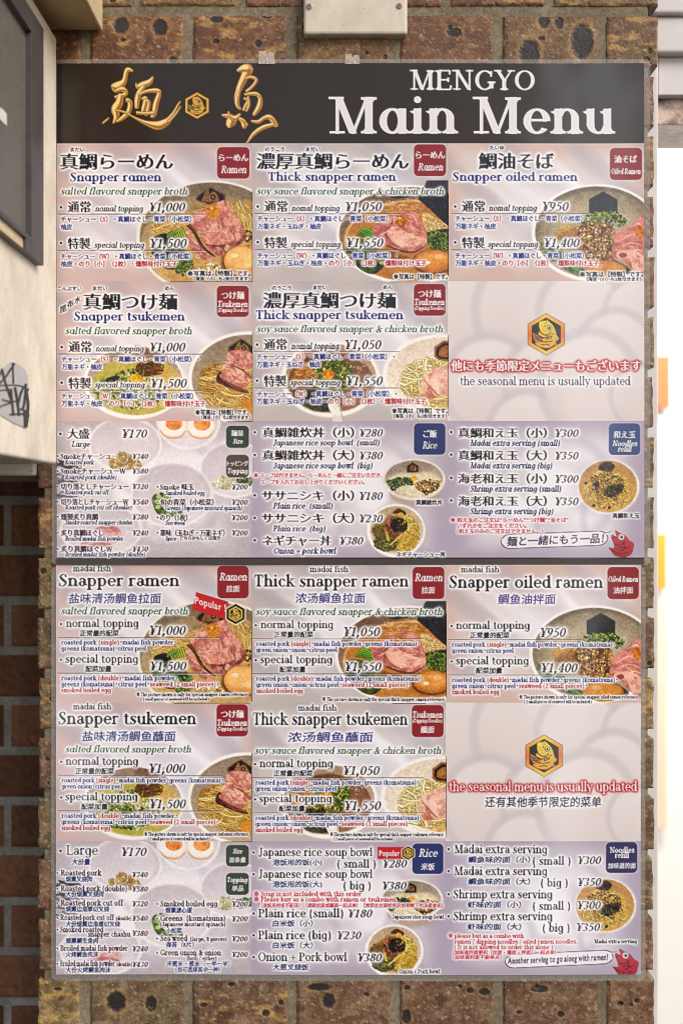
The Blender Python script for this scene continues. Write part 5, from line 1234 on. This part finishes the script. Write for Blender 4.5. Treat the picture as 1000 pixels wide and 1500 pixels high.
def brick_colour(X, Z, seed, r):
    """iron-spotted clay: mottled browns, ochre veins, black burnt pits (X, Z in photo pixels)"""
    kind = r.random()
    if kind < .55: a, b_ = rgb(108, 76, 54), rgb(150, 120, 96)
    elif kind < .85: a, b_ = rgb(104, 82, 58), rgb(150, 128, 96)
    else: a, b_ = rgb(112, 90, 58), rgb(164, 140, 98)
    if Z.mean() < 420: a, b_ = a*np.array([1.02, .90, .74], dtype=np.float32), b_*np.array([1.0, .90, .76], dtype=np.float32)
    n = fbm(X/9., Z/7., seed, 5, .72); n2 = fbm(X/40., Z/26., seed+3, 3); n3 = vnoise(X/1.6, Z/1.6, seed+5)
    m = (smooth01(.36, .70, n+(n2-.5)*.5)*.8)[..., None]
    c = a*(1-m)+b_*m
    c = c*(.84+.32*n3[..., None])*(.86+.2*vnoise(X/60., Z/60., 5)[..., None])
    oc = smooth01(.58, .70, fbm(X/30., Z/9., seed+11, 4, .6))*(.6 if r.random() < .35 else .12)
    c = c+(rgb(212, 168, 88)*(.8+.4*n3[..., None])-c)*oc[..., None]
    dk = smooth01(.62, .74, fbm(X/17., Z/17., seed+21, 3, .6))*.4
    c = c+(rgb(64, 42, 28)-c)*dk[..., None]
    sp = smooth01(.66, .80, fbm(X/3.6, Z/3.6, seed+31, 3, .6))
    c = c+(rgb(204, 178, 140)-c)*(sp*.75)[..., None]
    return c
def brick(acc, x0, x1, z0, z1, seed, step=2.2, depth=.02, endL=False, endR=False, pits=None):
    """one tile: a fine front face with worn arrises, pits and chips, plus its sides (coordinates in photo pixels)"""
    r = random.Random(seed)
    x0 += r.uniform(-1.2, 1.2); x1 += r.uniform(-1.2, 1.2); z0 += r.uniform(-.8, .8); z1 += r.uniform(-.8, .8)
    nx = max(3, int((x1-x0)/step)); nz = max(3, int((z1-z0)/step))
    X, Z = np.meshgrid(np.linspace(x0, x1, nx+1), np.linspace(z0, z1, nz+1))
    e = np.minimum(np.minimum(X-x0, x1-X), np.minimum(Z-z0, z1-Z))
    chip = fbm(X/7., Z/7., seed+41, 3)-.05
    back = np.where(e < 4, (1-np.clip(e/4., 0, 1))**2*1.1, 0)+smooth01(4, 0, e+(chip-.36)*14)*1.0
    rel = (fbm(X/24., Z/20., seed+51, 3)-.5)*1.2+(vnoise(X/2.2, Z/2.2, seed+52)-.5)*.35
    c = brick_colour(X, Z, seed, r)
    pl = list(pits or [])
    for k in range(r.choice((1, 2, 2, 3, 4)) if not pits else 1): pl.append((r.uniform(x0+6, x1-6), r.uniform(z0+4, z1-4), r.uniform(2.5, 7), r.uniform(2.5, 5.5)))
    for cx, cz, rx, rz in pl:
        q = np.hypot((X-cx)/rx, (Z-cz)/rz)+(vnoise(X/2.5, Z/2.5, seed+61)-.5)*.22
        m = smooth01(1.1, .7, q); rim = smooth01(1.45, 1.0, q)*(1-m)
        c = c+(rgb(196, 154, 96)-c)*(rim*.5)[..., None]; c = c+(rgb(38, 32, 34)-c)*(m*.92)[..., None]
        back = back+m*1.3
    jx = (vnoise(Z/6., Z*0+seed, seed+71)-.5)*2.0*np.where((X == x0) | (X == x1), 1, 0)
    if (endL or endR): jx = (vnoise(Z/14., Z*0+seed, seed+72)-.5)*2.0*np.where((X == x0) | (X == x1), 1, 0)
    Y = (back+rel)*S
    V = np.stack([(X+jx-500)*S, Y, H0+(750-Z)*S], -1).reshape(-1, 3)
    b0 = acc['n']; idx = np.arange((nx+1)*(nz+1)).reshape(nz+1, nx+1)
    q = np.stack([idx[:-1, :-1], idx[1:, :-1], idx[1:, 1:], idx[:-1, 1:]], -1).reshape(-1, 4)
    ring = np.concatenate([idx[0, :], idx[1:, -1], idx[-1, -2::-1], idx[-2:0:-1, 0]])
    nb = len(ring); Vb = V[ring].copy(); dep = np.full(nb, depth); Vb[:, 1] = depth
    base = (nx+1)*(nz+1); k = np.arange(nb); kn = (k+1) % nb
    sq = np.stack([ring[k], ring[kn], base+kn, base+k], 1)
    acc['v'].append(np.concatenate([V, Vb])); acc['q'].append(np.concatenate([q, sq])+b0)
    cc = c.reshape(-1, 3); acc['c'].append(np.concatenate([cc, cc[ring]])); acc['n'] += base+nb
acc = {'v': [], 'q': [], 'c': [], 'n': 0}
PITS = {(0, 1): [(177, 36, 12, 14), (234, 39, 12, 14), (253, 87, 7, 5)], (0, 2): [(317, 27, 11, 6), (378, 63, 6, 6), (390, 23, 8, 4)], (0, 4): [(665, 47, 12, 7)], (0, 5): [(796, 30, 9, 12), (818, 32, 7, 10), (775, 78, 16, 22), (852, 60, 17, 28)],
        (16, 1): [(170, 1468, 15, 16), (221, 1471, 9, 13)], (16, 2): [(338, 1443, 5, 4), (389, 1485, 6, 6), (411, 1469, 4, 5)], (16, 3): [(467, 1447, 19, 6), (481, 1467, 10, 12)], (16, 4): [(596, 1448, 5, 4), (688, 1452, 6, 5), (709, 1454, 9, 6), (595, 1490, 7, 12)], (16, 5): [(790, 1450, 14, 6), (821, 1487, 6, 5), (786, 1446, 4, 4)]}
for k in range(len(rows)-1):
    z0, z1 = rows[k]+7.5, rows[k+1]-7.5; row = k-2
    off = 125.0 if row % 2 == 0 else 49.0
    ed = [PX0]+[off+151.3*j for j in range(7) if PX0+20 < off+151.3*j < PX1-20]+[PX1+(6 if row < 1 else 0)]
    for j in range(len(ed)-1):
        a = ed[j]+(7.8 if j else 0); b_ = ed[j+1]-(7.8 if j < len(ed)-2 else 0)
        hid = z0 > 100 and z1 < 1425 and j not in (0, len(ed)-2)
        brick(acc, a, b_, z0, z1, 1000+row*17+j*3, 9 if hid else 1.6, .03 if 0 < j < len(ed)-2 else .21, j == 0, j == len(ed)-2, PITS.get((row, j)))
mesh_np('brickwork', np.concatenate(acc['v']), np.concatenate(acc['q']), M_brick, pillar, np.clip(lin(np.clip(np.concatenate(acc['c']), 0, 1))*.80, 0, 1))
mb = MB(); mb.box(wx(PX0+5.5), wx(PX1-7), 0.0021, 0.209, wz(rows[-1]), wz(rows[0])); mb.build('mortar', M_mortar, pillar, .003, 3)

# ------------------------------------------------------------------ the recessed wall on the left, in the gap behind the pillar
YW = 0.27
back = empty('brick_wall', (wx(-60, YW), YW+.05, wz(1640, YW)))
tag(back, 'dark brown brick wall set back behind the left edge of the pillar', 'wall')
M_dark = attr_mat('dark_brick', .7, .15)
M_dmort = mortar_mat('dim_mortar', lrgb(146, 140, 130), lrgb(206, 200, 188))
acc = {'v': [], 'q': [], 'c': [], 'n': 0}; SW = (D+YW)/D
for k in range(-9, 14):
    zc = 733+73.6*k; z0, z1 = zc+6.5, zc+67; o2 = 10 if k % 2 == 0 else 74
    for j in range(-4, 2):
        a = o2+127*j+6; b_ = o2+127*(j+1)-6; r = random.Random(k*31+j); n0 = acc['n']
        b_ = min(b_, 130)
        if a > 120: continue
        nx, nz = 24, 14; X, Z = np.meshgrid(np.linspace(a, b_, nx+1), np.linspace(z0, z1, nz+1))
        e = np.minimum(np.minimum(X-a, b_-X), np.minimum(Z-z0, z1-Z)); Y = YW+np.where(e < 1, .002, 0)+(fbm(X/9., Z/9., 70+k, 3)-.5)*.0015
        n = fbm(X/5., Z/5., 50+k*7+j, 4, .7)[..., None]; cc = (rgb(92, 58, 44)*(1-n)+rgb(158, 108, 76)*n)*r.uniform(.8, 1.15)
        V = np.stack([wx(X, YW), Y, wz(Z, YW)], -1).reshape(-1, 3); idx = np.arange((nx+1)*(nz+1)).reshape(nz+1, nx+1)
        q = np.stack([idx[:-1, :-1], idx[1:, :-1], idx[1:, 1:], idx[:-1, 1:]], -1).reshape(-1, 4); ring = np.concatenate([idx[0, :], idx[1:, -1], idx[-1, -2::-1], idx[-2:0:-1, 0]])
        Vb = V[ring].copy(); Vb[:, 1] = YW+.03; m_ = len(ring); kk = np.arange(m_); kn = (kk+1) % m_; base = len(V)
        acc['v'].append(np.concatenate([V, Vb])); acc['q'].append(np.concatenate([q, np.stack([ring[kk], ring[kn], base+kn, base+kk], 1)])+n0); c2 = cc.reshape(-1, 3); acc['c'].append(np.concatenate([c2, c2[ring]])); acc['n'] += base+m_
mesh_np('brickwork', np.concatenate(acc['v']), np.concatenate(acc['q']), M_dark, back, np.clip(lin(np.concatenate(acc['c'])), 0, 1))
mb = MB(); mb.box(wx(-520, YW), wx(134, YW), YW+.004, YW+.12, wz(1750, YW), wz(40, YW)); mb.build('mortar', M_dmort, back)

# ------------------------------------------------------------------ painted metal cabinet standing out from the wall on the left
M_cab = painted('cream_paint', lrgb(234, 227, 212), lrgb(150, 128, 96), .55, .42, 14)
M_blk = painted('black_frame', lrgb(58, 56, 58), lrgb(96, 90, 84), .4, .5, 30, False)
YB = -0.016
XC = wx(83, YB)                                                # plane of the cabinet's right-hand side
def side(u, v):
    """photo point on the cabinet's right side -> (y, z)"""
    y = XC*D/((u-500)*S)-D
    return y, wz(v, y)
zt, zb = wz(55, YB), wz(680, YB)
cab = empty('wall_cabinet', (XC-.25, -.35, zb)); tag(cab, 'cream painted metal cabinet with a black framed window, left of the sheets', 'cabinet')
mb = MB(); mb.box(XC-.5, XC, -.75, YB, zb, zt); mb.build('body', M_cab, cab, .003, 3)
mb = MB(); mb.box(XC-.46, XC-.02, YB, YW-.001, zb+.06, zt-.06); mb.build('rear_housing', M_cab, cab, .004)
yf, zfb = side(53, 389); _, zft = side(53, 42); yi, _ = side(35, 200)
fr = MB(); x0, x1 = XC-.002, XC+.007
zgb = side(35, 347)[1]; zgt = side(35, 46)[1]
_, zc0 = side(27, 367); _, zc1 = side(27, 348); yc, _ = side(27, 350)
fr.box(x0, x1, yi, yf, zfb, zft)                               # far stile
fr.box(x0, x1, -.62, yi-.0001, zgt, zft); fr.box(x0, x1, -.62, yi-.0001, zfb, zc0)
fr.box(x0, x1, yc, yi-.0001, zc0+.0001, zc1-.0001); fr.box(x0, x1, -.62, yi-.0001, zc1, zgb); fr.box(x0, x1, -.66, -.6201, zfb, zft)
fo = fr.build('window_frame', M_blk, cab, .0025, 3)
M_glass, t, b = mat_base('smoked_glass', .55, .4); n = noise_node(t, 160, 4, .7, objco(t)); r = ramp(t, n.outputs[0], [(.3, lrgb(86, 85, 80)), (.7, lrgb(106, 104, 98))]); t.links.new(r.outputs[0], b.inputs['Base Color'])
mb = MB(); mb.box(XC-.001, XC+.0015, -.62, yi, zgb, zgt); mb.build('glass', M_glass, fo)
mb = MB(); mb.box(XC-.001, XC+.004, -.62, yc, zc0, zc1); mb.build('cream_strip', painted('cream_strip', lrgb(214, 196, 160), lrgb(150, 130, 96), .4, .5), fo)
def on_side(pts, x, th, name, mat, parent=None):
    mb = MB(); P = [(x, *side(u, v)) for u, v in pts]
    a = sum(P[i-1][1]*P[i][2]-P[i][1]*P[i-1][2] for i in range(len(P)))
    if a < 0: P = P[::-1]
    mb.prism(P, (-th, 0, 0)); return mb.build(name, mat, parent)
M_white = plain('white_paper', lrgb(226, 224, 222), .6); M_grey = plain('grey_paper', lrgb(190, 188, 190), .6, .3); M_ink = plain('marker_ink', lrgb(24, 26, 32), .5)
o = on_side([(-8, 154), (1, 160), (6, 166), (6.5, 184), (0, 178), (-8, 170)], XC+.0022, .0006, 'paper_label', M_white); tag(o, 'small white paper label on the cabinet window', 'label')
st = empty('sticker', (XC+.001, side(20, 580)[0], side(20, 610)[1])); tag(st, 'torn grey sticker scrawled with black marker on the cabinet side', 'sticker')
on_side([(-14, 548), (2, 540), (14, 530), (21, 531), (36, 541), (39, 549), (41, 572), (41, 590), (37, 627), (20, 620), (0, 608), (-14, 600)], XC+.0008, .0007, 'paper', M_grey, st)
ink = MB()
for i, (pts, wd) in enumerate([([(17, 531), (17.5, 545), (18, 562)], 1.6), ([(20, 532), (14, 541), (6, 553), (-3, 562)], 1.6), ([(1, 540), (6, 560), (12, 578), (16, 588)], 2.0), ([(-6, 556), (0, 545), (2, 541)], 1.4), ([(-8, 565), (20, 564), (36, 567)], 1.1), ([(-6, 572), (8, 571), (14, 570)], 1.2),
        ([(14, 569), (16, 590), (18, 609)], 1.9), ([(20, 567), (24, 590), (26, 609)], 2.0), ([(33, 566), (28, 578), (25, 592)], 1.6), ([(36, 562), (35, 580), (32, 598), (28, 599)], 1.8), ([(36, 572), (39, 588), (39, 600), (37, 612)], 2.2), ([(40, 569), (37, 575), (38, 582)], 1.4), ([(34, 600), (35, 614), (35, 626)], 2.2), ([(12, 607), (26, 606), (39, 607)], 1.3), ([(1, 585), (14, 588), (26, 587)], 1.0), ([(-6, 597), (6, 592), (14, 590)], 1.0), ([(40, 606), (38, 618), (37, 626)], 1.0)]):
    q = ribbon(spline(pts, False, 4), wd*.85); P = [(XC+.0010+i*.00004, *side(u, v)) for u, v in q]
    a = sum(P[k-1][1]*P[k][2]-P[k][1]*P[k-1][2] for k in range(len(P)))
    ink.prism(P if a > 0 else P[::-1], (-.0003, 0, 0))
ink.build('marker_scrawl', M_ink, st)
# the flat lower housing under the cabinet
YL = -.006
lo = MB(); lo.box(XC-.5, wx(51, YL), YL, YW-.001, wz(697, YL), wz(640, YL)); o = lo.build('duct_cover', M_cab, None, .003, 3); tag(o, 'pale flat metal cover projecting just below the cream cabinet', 'cover')
# ------------------------------------------------------------------ canopy above, junction box, door frame
M_can = painted('stained_cream', lrgb(190, 168, 124), lrgb(112, 90, 56), .6, .55, 9)
YC = -.003
can = empty('canopy', (wx(100, YC), -.2, wz(45, YC))); tag(can, 'stained cream metal canopy underside above the left end of the banner', 'canopy')
mb = MB(); mb.box(XC-.2, wx(146, YC), -.55, YC, wz(44, YC), wz(44, YC)+.05); mb.build('soffit', M_can, can, .0015)
mb = MB(); mb.box(wx(146, YC)+.0002, wx(150.5, YC), -.55, YC, wz(45.5, YC), wz(45.5, YC)+.052); mb.build('edge_lip', painted('edge_lip', lrgb(214, 196, 158), lrgb(140, 116, 80), .5, .5), can, .0012)
M_box = painted('grey_box', lrgb(206, 196, 178), lrgb(140, 124, 100), .5, .5, 22)
jb = empty('junction_box', (wx(521), -.012, wz(30))); tag(jb, 'beige metal box with two screws above the banner', 'junction box')
mb = MB(); mb.box(wx(444.5, -.012), wx(596.5, -.012), -.012, .004, wz(49, -.012), wz(-70, -.012)); mb.build('cover', M_box, jb, .0028, 3)
M_steel, t, b = mat_base('steel', .4); b.inputs['Base Color'].default_value = lrgb(150, 138, 118); b.inputs['Metallic'].default_value = .8
for u, v in ((453, 8), (585, 7)):
    mb = MB(); mb.cyl((wx(u, -.0135), -.0135, wz(v, -.0135)), .0030, (0, -1, 0), .002); s_ = mb.build('screw', M_steel, jb, .0006)
    mb = MB(); c = Vector((wx(u, -.0135), -.0136, wz(v, -.0135))); mb.box(c.x-.0019, c.x+.0019, c.y-.0001, c.y+.0003, c.z-.0004, c.z+.0004); mb.box(c.x-.0004, c.x+.0004, c.y-.0002, c.y+.0002, c.z-.0019, c.z+.0019); mb.build('slot', M_blk, s_)

M_frame = painted('white_frame', lrgb(206, 204, 204), lrgb(160, 156, 152), .3, .45, 12, False)
YD = .16
df = empty('door_frame', (wx(990, YD), YD, wz(1640, YD))); tag(df, 'pale grey door frame and lintel to the right of the pillar', 'door frame')
mb = MB(); mb.box(wx(930, YD), wx(964, YD), YD, YD+.05, wz(1700, YD), wz(80, YD)-.0004); mb.build('jamb', M_frame, df, .002)
mb = MB(); mb.box(wx(930, YD), wx(1300, YD), YD-.014, YD+.05, wz(26, YD), wz(-120, YD)); mb.box(wx(930, YD), wx(1300, YD), YD-.007, YD+.049, wz(80, YD), wz(26, YD)-.0003); mb.build('lintel', M_frame, df, .004, 3)
mb = MB(); mb.box(wx(966, YD), wx(1300, YD), YD+.006, YD+.049, wz(136, YD), wz(80, YD)-.0003); mb.build('head_panel', M_frame, df, .001)
M_marb, t, b = mat_base('veined_stone', .3); n = noise_node(t, 34, 6, .7, objco(t)); r = ramp(t, n.outputs[0], [(.36, lrgb(70, 58, 52)), (.46, lrgb(150, 128, 116)), (.56, lrgb(214, 190, 176))]); t.links.new(r.outputs[0], b.inputs['Base Color'])
mb = MB(); mb.box(wx(965, YD), wx(1300, YD), YD+.02, YD+.12, wz(174, YD), wz(136, YD)-.0003); mb.build('stone_band', M_marb, df, .001)
# bright room beyond
M_wall = plain('white_wall', lrgb(240, 238, 234, .95), .8)
YR = 2.6
mb = MB(); mb.box(.4, 3.6, YR, YR+.1, 0, 3.2); o = mb.build('wall', M_wall); tag(o, kind='structure')
M_or = plain('orange_cloth', lrgb(236, 150, 48), .8); M_pk = plain('pale_orange_cloth', lrgb(206, 92, 50), .8)
def card(name, u0, u1, v0, v1, y, mat, lab, cat):
    mb = MB(); mb.box(wx(u0, y), wx(u1, y), y, y+.006, wz(v1, y), wz(v0, y)); o = mb.build(name, mat, None, .0025); tag(o, lab, cat); return o
card('wall_panel', 950, 976.5, 781, 863, YR-.03, M_or, 'orange panel hanging in the bright room, middle of the three', 'panel')
card('wall_panel', 956, 977, 880, 1215, YR-.03, plain('peach_cloth', lrgb(244, 206, 180), .8), 'tall peach panel in the bright room, lowest of the three', 'panel')
card('wall_panel', 952, 982, 520, 598, YR-.03, M_pk, 'reddish orange panel hanging in the bright room, topmost of the three', 'panel')
